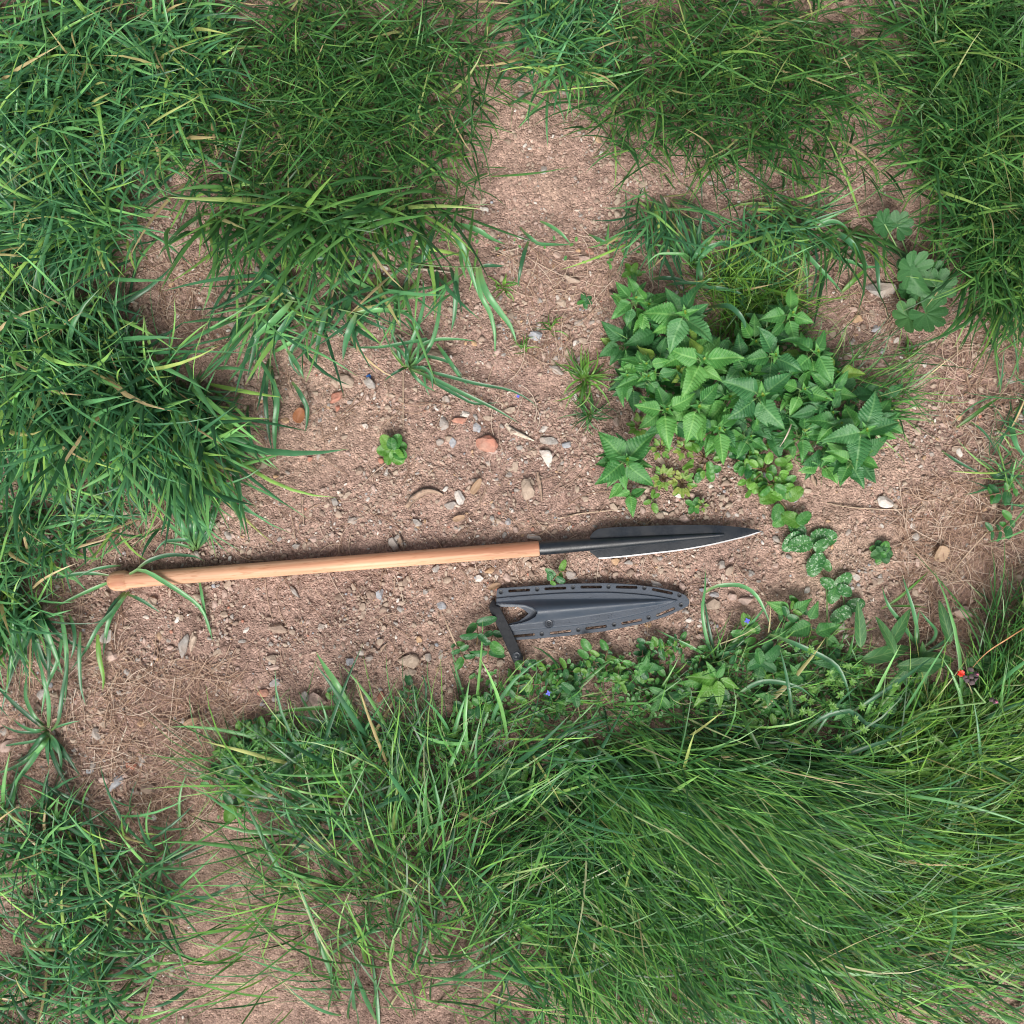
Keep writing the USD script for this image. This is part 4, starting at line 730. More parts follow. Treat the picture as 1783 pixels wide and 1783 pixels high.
tuft('grass_tuft', 'broad grass tuft at the bottom verge, one big blade standing up to the dirt', 'grass tuft', (620, 1250), [
    ([(622, 1250, 0), (605, 1225, 22), (585, 1190, 36), (565, 1160, 34), (550, 1135, 26)], 11), ([(618, 1248, 0), (580, 1232, 16), (520, 1235, 26), (450, 1248, 14)], 7, 0.2, 'lime_grass'), ([(616, 1252, 0), (580, 1262, 20), (540, 1252, 26), (500, 1245, 14)], 8), ([(622, 1252, 0), (640, 1270, 18), (660, 1280, 12)], 9),
    ([(615, 1255, 0), (570, 1285, 30), (510, 1325, 40), (450, 1365, 24)], 10, 0.2), ([(600, 1265, 10), (596, 1300, 30), (590, 1330, 20)], 10), ([(655, 1290, 10), (620, 1325, 34), (590, 1350, 26), (583, 1365, 16)], 8), ([(700, 1300, 5), (695, 1340, 40), (680, 1375, 40), (665, 1410, 26)], 11),
    ([(705, 1280, 6), (675, 1275, 20), (650, 1285, 14)], 6), ([(700, 1285, 5), (740, 1290, 26), (780, 1290, 28), (815, 1300, 16)], 9), ([(705, 1295, 5), (740, 1320, 26), (785, 1352, 12)], 5), ([(700, 1300, 8), (725, 1340, 30), (745, 1385, 20)], 7, 0, 'lime_grass'), ([(725, 1290, 5), (738, 1255, 26), (745, 1235, 20)], 6), ([(740, 1228, 5), (742, 1200, 14), (733, 1172, 8)], 4)])
tuft('grass_tuft', 'pale bladed grass tuft at the right below the needle litter', 'grass tuft', (1600, 1130), [
    ([(1600, 1130, 0), (1570, 1085, 30), (1545, 1050, 36), (1536, 1020, 26)], 7), ([(1600, 1120, 4), (1592, 1070, 30), (1580, 1030, 34), (1570, 1000, 24)], 7, 0.2), ([(1535, 1060, 6), (1560, 1045, 18), (1590, 1020, 22), (1618, 994, 12)], 5, 0.2, 'lime_grass'), ([(1545, 1055, 6), (1580, 1055, 14), (1615, 1058, 8)], 4, 0, 'lime_grass'),
    ([(1600, 1130, 0), (1630, 1100, 24), (1615, 1080, 34), (1600, 1062, 28)], 6), ([(1600, 1140, 0), (1595, 1100, 24), (1602, 1060, 20)], 6), ([(1605, 1140, 0), (1640, 1120, 20), (1668, 1095, 14)], 6)])
tuft('grass_tuft', 'loose grass blades reaching in from the right edge under the dark grass', 'grass tuft', (1700, 770), [
    ([(1665, 745, 3), (1700, 720, 14), (1720, 705, 14), (1745, 690, 8)], 7, 0.2, 'lime_grass'), ([(1640, 785, 3), (1670, 805, 8), (1710, 825, 4)], 5), ([(1720, 815, 3), (1735, 830, 14), (1790, 828, 18)], 9), ([(1760, 720, 3), (1768, 770, 20), (1790, 800, 18)], 10), ([(1690, 735, 2), (1720, 760, 8), (1735, 790, 6)], 4)])
tuft('grass_tuft', 'broad grass blades crossing the pale stones near the top right', 'grass tuft', (1440, 400), [
    ([(1392, 388, 20), (1398, 430, 40), (1420, 460, 40), (1450, 490, 28), (1470, 515, 8)], 8), ([(1395, 400, 20), (1400, 440, 30), (1406, 500, 20), (1404, 585, 4)], 3.5), ([(1450, 400, 30), (1480, 420, 44), (1500, 445, 34), (1513, 470, 20)], 9), ([(1440, 445, 10), (1480, 455, 26), (1510, 465, 20), (1550, 462, 8)], 6), ([(1525, 420, 20), (1528, 470, 30), (1533, 520, 10)], 8), ([(1370, 390, 20), (1380, 420, 36), (1376, 470, 20)], 5), ([(1465, 510, 3), (1490, 485, 14), (1515, 462, 14)], 8, 0.3, 'lime_grass'), ([(1420, 400, 20), (1450, 385, 30), (1478, 400, 30)], 7)])
tuft('grass_tuft', 'broad grass blades bending over the dirt left of the top edge middle', 'grass tuft', (930, 400), [
    ([(905, 395, 10), (925, 415, 40), (940, 425, 36), (1000, 426, 14)], 6), ([(940, 385, 20), (975, 405, 40), (995, 428, 26)], 6), ([(1025, 408, 6), (1050, 420, 20), (1075, 432, 6)], 5), ([(920, 420, 10), (908, 460, 24), (902, 500, 8)], 7), ([(770, 395, 20), (800, 420, 44), (815, 460, 34), (835, 520, 10)], 10), ([(760, 390, 20), (745, 430, 40), (735, 470, 20)], 8), ([(780, 390, 20), (830, 400, 44), (855, 415, 34), (880, 425, 14)], 9), ([(1060, 390, 20), (1058, 420, 30), (1062, 448, 8)], 4), ([(1120, 395, 20), (1126, 420, 40), (1125, 440, 20)], 7)])

# ------------------------------------------------------------------ leaves
def leaf_mesh(L, W, kind, droop=0.25, fold=0.18, seed=0, twist=0.0):
    """Local leaf: x along the leaf, y across, z up. Returns (v, f, uv)."""
    q = np.random.default_rng(seed)
    nteeth = {'nettle': 13, 'crenate': 8, 'mint': 6}.get(kind, 0)
    nt, nu = (nteeth * 4, 12) if nteeth else ((12, 4) if kind == 'oval' else (18, 6))
    if kind in ('crenate', 'mint'): nu = 8
    t, v = np.meshgrid(np.linspace(0, 1, nt + 1), np.linspace(-1, 1, nu + 1), indexing='ij')
    if kind == 'nettle': w = np.where(t < 0.16, np.sqrt(np.clip(t / 0.16, 0, 1)) * 0.93, 0.93) * np.clip(1.10 * (1 - np.clip((t - 0.14) / 0.86, 0, 1) ** 1.25), 0, 1)
    elif kind == 'crenate': w = np.sqrt(np.clip(1 - (2 * (np.clip(t, 0, 1) ** 0.75) - 1) ** 2, 0, 1))
    elif kind == 'lance': w = np.sin(math.pi * np.clip(t, 0, 1) ** 0.8) ** 0.75
    else: w = np.sqrt(np.clip(1 - (2 * t ** 0.92 - 1) ** 2, 0, 1))
    w = np.maximum(w, 0.012)
    edge = np.abs(v)
    tt = t.copy()
    if nteeth:
        saw = (t * nteeth) % 1.0
        amp = (0.17 if kind == 'nettle' else 0.12) * (0.35 + 0.65 * np.clip(w * 1.3, 0, 1))
        bite = (saw if kind == 'nettle' else np.abs(np.sin(math.pi * t * nteeth)))
        w = w * (1 - amp * (1 - bite) * edge ** 6)
        tt = tt + (0.5 / nteeth) * edge ** 6 * (saw - 0.5) * (kind == 'nettle') * 0.8
    # the sides sweep forward a little, so the base is heart shaped
    x = L * (tt - (0.09 * edge ** 1.5 * np.exp(-t * 9) if kind in ('nettle', 'crenate') else 0))
    y = W / 2 * w * v
    vein = 0.0
    if nteeth:
        ph = (t * 9 - edge * w * 2.45) % 1.0
        vein = np.abs(ph - 0.5) * 2                     # 1 on the vein (sunk), 0 between (puffed)
        vein = -(vein ** 4.0) * 0.050 * W * np.clip(edge * 4, 0, 1) * np.clip(w * 1.4, 0, 1) - 0.025 * W * np.exp(-(v / 0.09) ** 2)
    z = fold * W / 2 * w * edge ** 1.2 - droop * L * t ** 2 + vein + 0.05 * W * np.sin(t * 7 + q.uniform(0, 6)) * v + 0.04 * W * (meshkit.noise(np.stack([t * 4 + seed, v * 2, t * 0], -1), seed) - 0.5) * 2
    r = twist * t
    y, z = y * np.cos(r) - z * np.sin(r), z * np.cos(r) + y * np.sin(r)
    idx = np.arange((nt + 1) * (nu + 1)).reshape(nt + 1, nu + 1)
    f = np.stack([idx[:-1, :-1], idx[1:, :-1], idx[1:, 1:], idx[:-1, 1:]], -1).reshape(-1, 4)
    return np.stack([x, y, z], -1).reshape(-1, 3), np.vstack([f[:, [0, 1, 2]], f[:, [0, 2, 3]]]), np.stack([t, (v * w + 1) / 2], -1).reshape(-1, 2)
def lobed_mesh(R, lobes=7, seed=0, gap=1.0, depth=0.30):
    """Round lobed leaf (petiole at the origin), pleated along the lobes."""
    nph, nr = lobes * 12, 9
    ph = np.linspace(-math.pi + gap / 2, math.pi - gap / 2, nph + 1)
    k = np.abs(np.sin((ph + math.pi - gap / 2) / (2 * math.pi - gap) * lobes * math.pi))
    rad = R * (1 - depth + depth * k ** 0.55) * (1 - 0.12 * np.abs(ph / math.pi) ** 3) * (1 + 0.05 * np.abs(np.sin(ph * lobes * 4.5)))
    s, phg = np.meshgrid(np.linspace(0.02, 1, nr + 1), ph, indexing='ij')
    x, y = s * rad * np.cos(phg), s * rad * np.sin(phg)
    z = 0.13 * R * s * (k - 0.5) + 0.16 * R * s ** 2 + 0.08 * R * s * np.sin(phg * 2 + seed)
    idx = np.arange((nr + 1) * (nph + 1)).reshape(nr + 1, nph + 1)
    f = np.stack([idx[:-1, :-1], idx[1:, :-1], idx[1:, 1:], idx[:-1, 1:]], -1).reshape(-1, 4)
    vv = np.abs(((phg + math.pi - gap / 2) / (2 * math.pi - gap) * lobes) % 1 - 0.5)
    return np.stack([x, y, z], -1).reshape(-1, 3), np.vstack([f[:, [0, 1, 2]], f[:, [0, 2, 3]]]), np.stack([s, 0.5 + vv], -1).reshape(-1, 2)
def put(m, base, az, tilt=0.0, roll=0.0):
    """Leaf mesh to world: az degrees in the picture, tilt degrees up from level, roll degrees about its axis."""
    v, f, u = m
    a, b, r = math.radians(az), math.radians(tilt), math.radians(roll)
    d = np.array([math.cos(b) * math.cos(a), math.cos(b) * math.sin(a), math.sin(b)])
    s = np.array([-math.sin(a), math.cos(a), 0.0])
    n_ = np.cross(d, s)
    s, n_ = s * math.cos(r) + n_ * math.sin(r), n_ * math.cos(r) - s * math.sin(r)
    return v[:, :1] * d + v[:, 1:2] * s + v[:, 2:3] * n_ + base, f, u
def tube(pts, r, sides=6):
    pts = np.asarray(pts, float)
    n_ = len(pts)
    r = np.broadcast_to(np.asarray(r, float), (n_,))
    d = np.gradient(pts, axis=0); d /= np.linalg.norm(d, axis=1, keepdims=True) + 1e-12
    ref = np.array([0.3, 0.2, 0.93]) if abs(d[0, 2]) < 0.8 else np.array([1.0, 0.1, 0])
    s = np.cross(d, ref); s /= np.linalg.norm(s, axis=1, keepdims=True) + 1e-12
    b = np.cross(d, s)
    a = np.arange(sides) * 2 * math.pi / sides
    V = pts[:, None] + (s[:, None] * np.cos(a)[None, :, None] + b[:, None] * np.sin(a)[None, :, None]) * r[:, None, None]
    o = (np.arange(n_ - 1) * sides)[:, None] + np.arange(sides)
    nx = (np.arange(n_ - 1) * sides)[:, None] + (np.arange(sides) + 1) % sides
    q = np.stack([o, nx, nx + sides, o + sides], -1).reshape(-1, 4)
    F = np.vstack([q[:, [0, 1, 2]], q[:, [0, 2, 3]], [[0, i + 1, i] for i in range(1, sides - 1)], [[(n_ - 1) * sides, (n_ - 1) * sides + i, (n_ - 1) * sides + i + 1] for i in range(1, sides - 1)]])
    return V.reshape(-1, 3), F

# ------------------------------------------------------------------ nettles
NG = 'nettle shoots in the patch right of the middle'
# apex px, py, height (mm), leaves [(azimuth, length px)], tone, label
NETTLES = [
 (1107, 519, 95, [(215, 40), (100, 30), (5, 46), (140, 34), (300, 36)], 0, 'nettle shoot at the upper left corner of the patch'),
 (1193, 545, 140, [(70, 62), (245, 70), (318, 62), (175, 58)], 1, 'tallest nettle shoot with long pointed leaves near the patch top'),
 (1226, 626, 130, [(12, 62), (165, 48), (242, 64), (120, 34)], 2, 'pale nettle shoot with strongly veined broad leaves in the patch middle'),
 (1161, 713, 105, [(178, 42), (28, 44), (275, 54), (100, 36)], 2, 'light green nettle shoot at the lower left of the patch'),
 (1217, 708, 105, [(55, 46), (245, 52), (295, 48), (160, 30)], 2, 'bright nettle shoot with a yellowish centre near the patch bottom'),
 (1327, 688, 130, [(148, 56), (32, 54), (215, 60), (292, 60)], 1, 'nettle shoot with four large crossed leaves in the patch centre'),
 (1380, 545, 105, [(92, 40), (188, 44), (-8, 32), (280, 42), (235, 32)], 0, 'nettle shoot standing alone at the top right of the patch'),
 (1424, 612, 115, [(150, 46), (-55, 50), (55, 34), (220, 42)], 0, 'nettle shoot right of centre with one wide drooping leaf'),
 (1351, 618, 120, [(120, 46), (190, 42), (-18, 46), (262, 46)], 1, 'dark tipped nettle shoot behind the patch centre'),
 (1509, 749, 135, [(70, 62), (195, 66), (5, 60), (258, 74), (150, 42)], 1, 'large nettle shoot at the right end of the patch'),
 (1402, 757, 85, [(85, 32), (265, 34), (170, 32), (5, 30)], 0, 'small neat nettle shoot near the lower right of the patch'),
 (1307, 760, 75, [(60, 28), (240, 30), (150, 28), (-30, 30)], 0, 'small nettle shoot just above the bright leafy clump'),
 (1092, 800, 110, [(45, 58), (140, 66), (220, 72), (300, 72), (180, 40), (20, 44)], 0, 'separate nettle shoot above the spear blade'),
 (1252, 746, 95, [(285, 50), (40, 36), (170, 40)], 2, 'nettle shoot with folded leaf hanging at the bottom of the patch'),
 (1401, 678, 100, [(160, 34), (-20, 40), (70, 30), (250, 34)], 2, 'nettle shoot left of the thin grass in the right half'),
 (1091, 594, 55, [(40, 40), (140, 44), (280, 34)], 3, 'dark low nettle shoot at the left edge of the patch'),
 (1127, 604, 60, [(60, 36), (235, 34), (290, 40), (0, 36)], 3, 'dark nettle shoot right of another dark one at the left edge'),
 (1157, 659, 70, [(195, 36), (20, 34), (90, 30), (270, 24)], 0, 'nettle shoot with one light leaf above the rusty stone gap'),
 (1104, 668, 45, [(80, 34), (180, 34), (280, 36), (10, 30)], 3, 'lowest dark nettle shoot at the lower left edge'),
 (1434, 708, 95, [(110, 40), (200, 40), (300, 44), (20, 34)], 3, 'dark nettle shoot between the centre and the right end'),
 (1464, 737, 105, [(165, 44), (50, 34), (285, 40)], 0, 'nettle shoot tucked behind the largest right one'),
 (1437, 806, 50, [(200, 34), (310, 34), (70, 26)], 2, 'small nettle shoot at the bottom right tip of the patch'),
 (1295, 628, 90, [(95, 36), (240, 36), (350, 34)], 1, 'bluish nettle shoot left of the patch centre'),
 (1288, 594, 70, [(60, 30), (200, 32), (320, 30)], 0, 'nettle shoot among the light fine grass'),
 (1240, 680, 75, [(20, 50), (110, 44), (200, 44), (290, 46)], 3, None), (1300, 655, 70, [(30, 48), (130, 44), (220, 46), (310, 48)], 3, None), (1345, 742, 60, [(10, 42), (100, 38), (200, 44), (290, 44)], 3, None), (1150, 572, 85, [(20, 48), (110, 40), (200, 48), (290, 46)], 3, None),
 (1215, 600, 80, [(0, 50), (90, 44), (180, 46), (270, 48)], 3, None), (1385, 712, 70, [(30, 44), (120, 40), (210, 44), (300, 46)], 3, None), (1482, 690, 65, [(10, 44), (100, 40), (190, 44), (280, 42)], 3, None), (1310, 722, 70, [(40, 44), (130, 40), (220, 46), (310, 44)], 3, None), (1190, 660, 70, [(0, 46), (90, 42), (180, 44), (270, 46)], 3, None),
 (1370, 650, 75, [(30, 44), (120, 40), (210, 42), (300, 44)], 3, None), (1450, 785, 60, [(30, 44), (120, 40), (210, 42), (300, 40)], 3, None), (1540, 690, 50, [(30, 30), (150, 34), (270, 34)], 3, None), (1270, 690, 80, [(60, 44), (150, 40), (240, 44), (330, 44)], 0, None), (1420, 645, 80, [(60, 40), (150, 40), (240, 44), (330, 40)], 0, None), (1345, 570, 70, [(60, 36), (150, 36), (240, 40), (330, 36)], 3, None),
 (1475, 765, 80, [(60, 40), (150, 44), (240, 44), (330, 40)], 0, None), (1500, 790, 70, [(30, 40), (200, 44), (300, 44)], 3, None), (1175, 730, 60, [(30, 40), (200, 40), (320, 40)], 3, None), (1130, 545, 70, [(60, 38), (240, 42), (330, 40)], 0, None), (1530, 730, 70, [(60, 36), (330, 40), (10, 36)], 0, None),
]
qn = np.random.default_rng(77)
for p_ in in_poly([(1090, 520), (1200, 520), (1250, 590), (1380, 560), (1440, 610), (1480, 690), (1550, 720), (1540, 800), (1440, 810), (1350, 770), (1230, 750), (1150, 720), (1090, 660)], 26, qn):
    NETTLES.append((p_[0], p_[1], qn.uniform(70, 112), [(qn.uniform(0, 90) + 90 * j, qn.uniform(24, 36)) for j in range(4)], int(qn.integers(0, 3)), None))
def nettle(px, py, hmm, leaves, tone, label, seed):
    q = np.random.default_rng(seed)
    h = hmm / 1000
    top = P(px, py, h)
    foot = np.array([top[0] + q.normal(0, 0.008), top[1] + q.normal(0, 0.008), 0])
    foot[2] = ground_z(foot[0], foot[1])
    t = thing('nettle_plant', label or locate('low nettle shoot', px, py), 'nettle', foot, NG if label else 'low nettle shoots under the patch')
    s = np.linspace(0, 1, 6)[:, None]
    part(t, 'stem', tube(foot + (top - foot) * s + np.array([0.004, 0.003, 0]) * np.sin(s * 3), np.linspace(0.0016, 0.001, 6)), M['stem'])
    mats = M['nettle'] if tone < 3 else [M['nettle_dark']] * 3
    if label:
        mean = min(np.mean([l[1] for l in leaves]), 48)
        leaves = [(l[0], min(l[1], 56) * 0.93) for l in leaves] + [(leaves[0][0] + 45 + 90 * j + q.normal(0, 14), mean * q.uniform(0.7, 0.95)) for j in range(4)] + [(leaves[0][0] + 20 + 90 * j + q.normal(0, 20), mean * q.uniform(0.6, 0.85)) for j in range(4)]
    for k, (az, ln) in enumerate(leaves):
        L = ln * S * (1.0 if k < 5 else 0.92)
        drop = 0.010 + 0.011 * (k // 2)
        b = top + np.array([0, 0, -drop]) + 0.006 * np.array([math.cos(math.radians(az)), math.sin(math.radians(az)), 0.3])
        mat = mats[tone if tone < 3 else 0] if q.random() < 0.72 else mats[q.integers(0, 3)]
        lm = leaf_mesh(L, L * q.uniform(0.72, 0.90), 'nettle', droop=q.uniform(0.10, 0.50), fold=q.uniform(0.05, 0.55), seed=seed * 13 + k, twist=q.normal(0, 0.25))
        v, f, u = put(lm, b + 0.005 * np.array([math.cos(math.radians(az)), math.sin(math.radians(az)), 0.0]), az + q.normal(0, 7), q.uniform(-4, 22), q.normal(0, 17))
        lab = None
        if q.random() < 0.02: mat = M['nettle_yellow']
        if label and 'pale nettle shoot' in label and k == 3: mat = M['nettle_yellow']
        lf = part(t, 'leaf', (v, f), mat, uv=u)
        part(t, 'petiole', tube(np.array([top - (0, 0, drop + 0.004), b, v[u[:, 0] == 0].mean(0)]), 0.0008, 5), M['stem'])
    sm = np.mean([l[1] for l in leaves]) * S
    a0 = leaves[0][0] + 45
    for k in range(4):                                           # young leaves round the tip
        az = a0 + 90 * k + q.normal(0, 10)
        L = sm * (0.48 if k % 2 else 0.36) * q.uniform(0.85, 1.15)
        lm = leaf_mesh(L, L * 0.56, 'nettle', droop=0.15, fold=0.45, seed=seed * 29 + k)
        v, f, u = put(lm, top - (0, 0, 0.003), az, q.uniform(20, 45), q.normal(0, 10))
        part(t, 'young_leaf', (v, f), mats[2] if tone < 3 and q.random() < 0.7 else mats[0], uv=u)
    for k in range(3):
        L = sm * 0.17
        v, f, u = put(leaf_mesh(L, L * 0.55, 'oval', droop=-0.1, fold=0.6, seed=k), top, q.uniform(0, 360), 55)
        part(t, 'bud_leaf', (v, f), M['bud'] if tone < 3 else mats[0], uv=u)
for i, a in enumerate(NETTLES): nettle(*a, seed=500 + i)
# lower hanging leaves of the separate nettle
# ------------------------------------------------------------------ other leafy plants
def leafy(name, label, cat, center, leaves, mats, kind='oval', ratio=0.6, group=None, hmm=20, stem=True, seed=0, fold=0.2, droop=0.2):
    """leaves: (px, py of the leaf base, azimuth, length px[, height mm])"""
    q = np.random.default_rng(seed)
    base = G(*center)
    t = thing(name, label, cat, base, group)
    for k, l in enumerate(leaves):
        hh = (l[4] if len(l) > 4 else hmm * q.uniform(0.6, 1.1)) / 1000
        b = G(l[0], l[1], hh)
        L = l[3] * S * 1.04
        lm = leaf_mesh(L, L * ratio * q.uniform(0.88, 1.12), kind, droop=droop * q.uniform(0.5, 1.4), fold=fold, seed=seed * 17 + k)
        v, f, u = put(lm, b, l[2], q.uniform(0, 14), q.normal(0, 10))
        part(t, 'leaf', (v, f), mats if not isinstance(mats, list) else mats[q.integers(0, len(mats))], uv=u)
        if stem:
            m_ = (base + b) / 2 + (0, 0, 0.25 * hh)
            part(t, 'petiole', tube(np.array([base, m_, b]), 0.0006, 5), M['stem'])
    return t
leafy('seedling', 'bright green round-leaved seedling alone on the dirt in the middle', 'seedling', (682, 782), [(682, 780, 130, 27, 14), (680, 782, 190, 24, 9), (683, 780, 60, 26, 16), (686, 782, 20, 22, 10), (685, 784, 300, 27, 14), (682, 785, 245, 24, 8), (688, 786, 330, 22, 12), (683, 781, 95, 18, 20)], [M['oval'][2], M['oval'][0], M['mint']], 'crenate', 0.92, seed=3)
leafy('rosette_plant', 'small round-leaved green rosette on the dirt right of the runner', 'rosette', (1535, 961), [(1535, 961, a, l, h) for a, l, h in ((60, 20, 8), (110, 20, 9), (160, 20, 6), (205, 20, 9), (250, 22, 6), (300, 22, 8), (345, 20, 9), (20, 18, 5), (130, 12, 14), (310, 12, 14))], [M['oval'][0], M['mantle']], 'crenate', 0.85, seed=4)
t = thing('lobed_leaf_plant', 'plant with big round lobed bluish green leaves by the dark grass', 'plant', G(1600, 530))
for k, (px, py, R, az, hh, ti) in enumerate([(1583, 552, 31, 215, 34, 8), (1612, 546, 34, 320, 40, 5), (1630, 500, 32, 20, 46, 12), (1606, 505, 28, 90, 30, 20), (1588, 470, 34, 110, 60, 30), (1622, 478, 26, 60, 40, 25), (1578, 508, 18, 180, 18, 10), (1562, 395, 26, 60, 50, 10), (1540, 390, 24, 130, 50, 10)]):
    b = G(px, py, hh / 1000)
    v, f, u = put(lobed_mesh(R * S, 7, seed=k, gap=0.9), b, az, ti, 6 * (-1) ** k)
    part(t, 'leaf', (v, f), M['mantle'], uv=u)
    part(t, 'petiole', tube(np.array([t.base, (t.base + b) / 2 + (0, 0, 0.012), b]), 0.0011, 6), M['stem'])
v, f, u = put(leaf_mesh(80 * S, 32 * S, 'crenate', droop=0.35, fold=0.5, seed=8, twist=0.9), G(1570, 455, 0.058), -62, 5, 10)
part(t, 'leaf', (v, f), M['mantle'], uv=u, label='narrow twisted leaf seen edge on')
# silvered runner
t = thing('creeping_runner', 'creeping runner with paired silver-veined leaves trailing over the dirt', 'creeper', G(1365, 880))
for seg in ([(1345, 855, 8), (1375, 895, 7), (1392, 920, 6), (1413, 962, 6), (1432, 1000, 6), (1455, 1030, 5)], [(1438, 1012, 6), (1440, 1060, 10), (1440, 1110, 24), (1436, 1170, 34)], [(1462, 1020, 6), (1470, 1050, 6), (1472, 1070, 5)]):
    c_ = curve(seg, 16); part(t, 'runner_stem', tube(P(c_[:, 0], c_[:, 1], G(c_[:, 0], c_[:, 1])[:, 2] + c_[:, 2] / 1000), 0.0011, 5), M['red_stem' if seg[0][0] < 1400 else 'stem'])
for k, (px, py, az, ln) in enumerate([(1352, 862, 200, 30), (1358, 880, 250, 28), (1372, 868, 35, 30), (1368, 900, 215, 26), (1392, 912, 150, 34), (1390, 910, 40, 26), (1396, 935, 120, 36), (1394, 932, 220, 38), (1412, 944, 190, 38), (1414, 938, 5, 42), (1432, 966, 230, 32), (1420, 958, 40, 26), (1424, 968, 250, 36), (1432, 976, 310, 22), (1452, 1022, 150, 26), (1456, 1022, 250, 30), (1458, 1020, 40, 30), (1460, 1022, 330, 26), (1472, 1064, 215, 30), (1476, 1058, 20, 30), (1468, 1056, 300, 22)]):
    b = G(px, py, 0.009 + 0.004 * (k % 3))
    L = ln * S * 1.05
    v, f, u = put(leaf_mesh(L, L * 0.78, 'crenate', droop=0.12, fold=0.12, seed=40 + k), b, az, 6, (-1) ** k * 7)
    part(t, 'leaf', (v, f), M['silver'] if py > 925 else M['oval'][0 if k % 2 else 2], uv=u)
# bright leafy clump
q = np.random.default_rng(91)
for lab, cx, cy, n_, rad, mat in (('bright green leafy clump at the foot of the nettle patch', 1330, 818, 46, 40, ['mint', 'oval2']), ('dark small-leaved sprig left of the bright leafy clump', 1300, 800, 24, 26, ['oval0', 'oval1']),
                                  ('light green leafy sprig between the yellowish herbs and nettles', 1225, 795, 20, 26, ['oval2', 'oval0']), ('glossy green sprig at the top of the trailing runner', 1348, 842, 18, 20, ['mint', 'oval0'])):
    t = thing('leafy_sprig', lab, 'plant', G(cx, cy))
    for k in range(n_):
        r_, a_ = rad * math.sqrt(q.random()), q.uniform(0, 360)
        px, py = cx + r_ * math.cos(math.radians(a_)), cy - r_ * math.sin(math.radians(a_)) * 1.1
        hh = q.uniform(0.012, 0.05) * (1 - 0.5 * r_ / rad)
        L = q.uniform(13, 24) * S
        mt = mat[int(q.random() < 0.45)]
        v, f, u = put(leaf_mesh(L, L * 0.72, 'mint', droop=0.2, fold=0.3, seed=k), G(px, py, hh), a_ + q.normal(0, 40), q.uniform(-5, 30), q.normal(0, 15))
        part(t, 'leaf', (v, f), M['mint'] if mt == 'mint' else M['oval'][int(mt[-1])], uv=u)
    for k in range(6):
        a_ = k * 60 + q.uniform(-15, 15)
        b = G(cx + rad * .6 * math.cos(math.radians(a_)), cy - rad * .6 * math.sin(math.radians(a_)), 0.022)
        part(t, 'stem', tube(np.array([t.base, (t.base + b) / 2 + (0, 0, 0.008), b]), 0.0009, 5), M['red_stem'])
# small yellowish divided herbs
def herb(label, px, py, n_, ln, seed, tone='herb'):
    q = np.random.default_rng(seed)
    t = thing('herb', label, 'herb', G(px, py))
    for k in range(n_):
        az = 360 * k / n_ + q.normal(0, 14)
        for j, da in enumerate((-38, 0, 38)):
            b = G(px, py, 0.008 + 0.008 * q.random()) + 0.35 * ln * S * np.array([math.cos(math.radians(az)), math.sin(math.radians(az)), 0.1])
            L = ln * S * (0.75 if j == 1 else 0.5)
            v, f, u = put(leaf_mesh(L, L * 0.42, 'oval', droop=0.1, fold=0.2, seed=k), b, az + da, q.uniform(5, 25))
            part(t, 'leaf', (v, f), M[tone] if q.random() < 0.7 else M['oval'][2], uv=u)
        e = G(px, py, 0.012) + 0.38 * ln * S * np.array([math.cos(math.radians(az)), math.sin(math.radians(az)), 0.1])
        part(t, 'petiole', tube(np.array([t.base, (t.base + e) / 2, e]), 0.0006, 4), M['red_stem'])
herb('yellowish divided-leaf herb left of a folded nettle leaf', 1150, 782, 6, 20, 1); herb('orange tinged divided-leaf herb between two nettle shoots', 1192, 783, 6, 20, 2)
herb('pale green divided-leaf herb below the yellowish ones', 1155, 832, 8, 22, 3); herb('feathery light green herb at the lower edge of the herbs', 1188, 842, 9, 24, 4)
herb('light divided-leaf herb under the nettle patch bottom', 1210, 756, 6, 20, 5); herb('faint yellow-green herb below the smaller thin grass tuft', 1113, 742, 7, 22, 6)
herb('little herb just above the spear blade right of a sprig', 1222, 880, 5, 12, 7); herb('tiny green herb at the right dirt under a white stone', 1575, 645, 5, 12, 8)
leafy('seedling', 'small grey-green seedling above the spear blade', 'seedling', (1208, 880), [(1208, 880, a, 16, 8) for a in (60, 150, 240, 300, 20)], [M['oval'][0]], seed=31)
leafy('seedling', 'tiny seedling near the top left of the nettle patch', 'seedling', (1018, 524), [(1018, 524, a, 14, 6) for a in (30, 110, 200, 280, 340)], [M['oval'][0], M['oval'][1]], seed=32)
leafy('seedling', 'small upright seedling above the nettle patch near the top', 'seedling', (1100, 474), [(1100, 474, a, 18, 12) for a in (60, 120, 200, 290, 350)], [M['oval'][0], M['oval'][2]], seed=33)
leafy('seedling', 'small light seedling below the left nettle shoot', 'seedling', (1136, 870), [(1136, 868, 80, 16, 10), (1134, 872, 200, 14, 8), (1137, 876, 290, 18, 8), (1138, 866, 30, 12, 12)], [M['oval'][2]], seed=34)
leafy('nettle_seedling', 'small light nettle seedling just above the spear blade', 'seedling', (1098, 868), [(1098, 866, 275, 34, 22), (1096, 862, 160, 22, 18), (1102, 862, 30, 26, 18), (1094, 856, 200, 24, 24), (1080, 845, 230, 30, 24)], [M['nettle'][2], M['nettle'][0]], 'nettle', 0.7, seed=35)
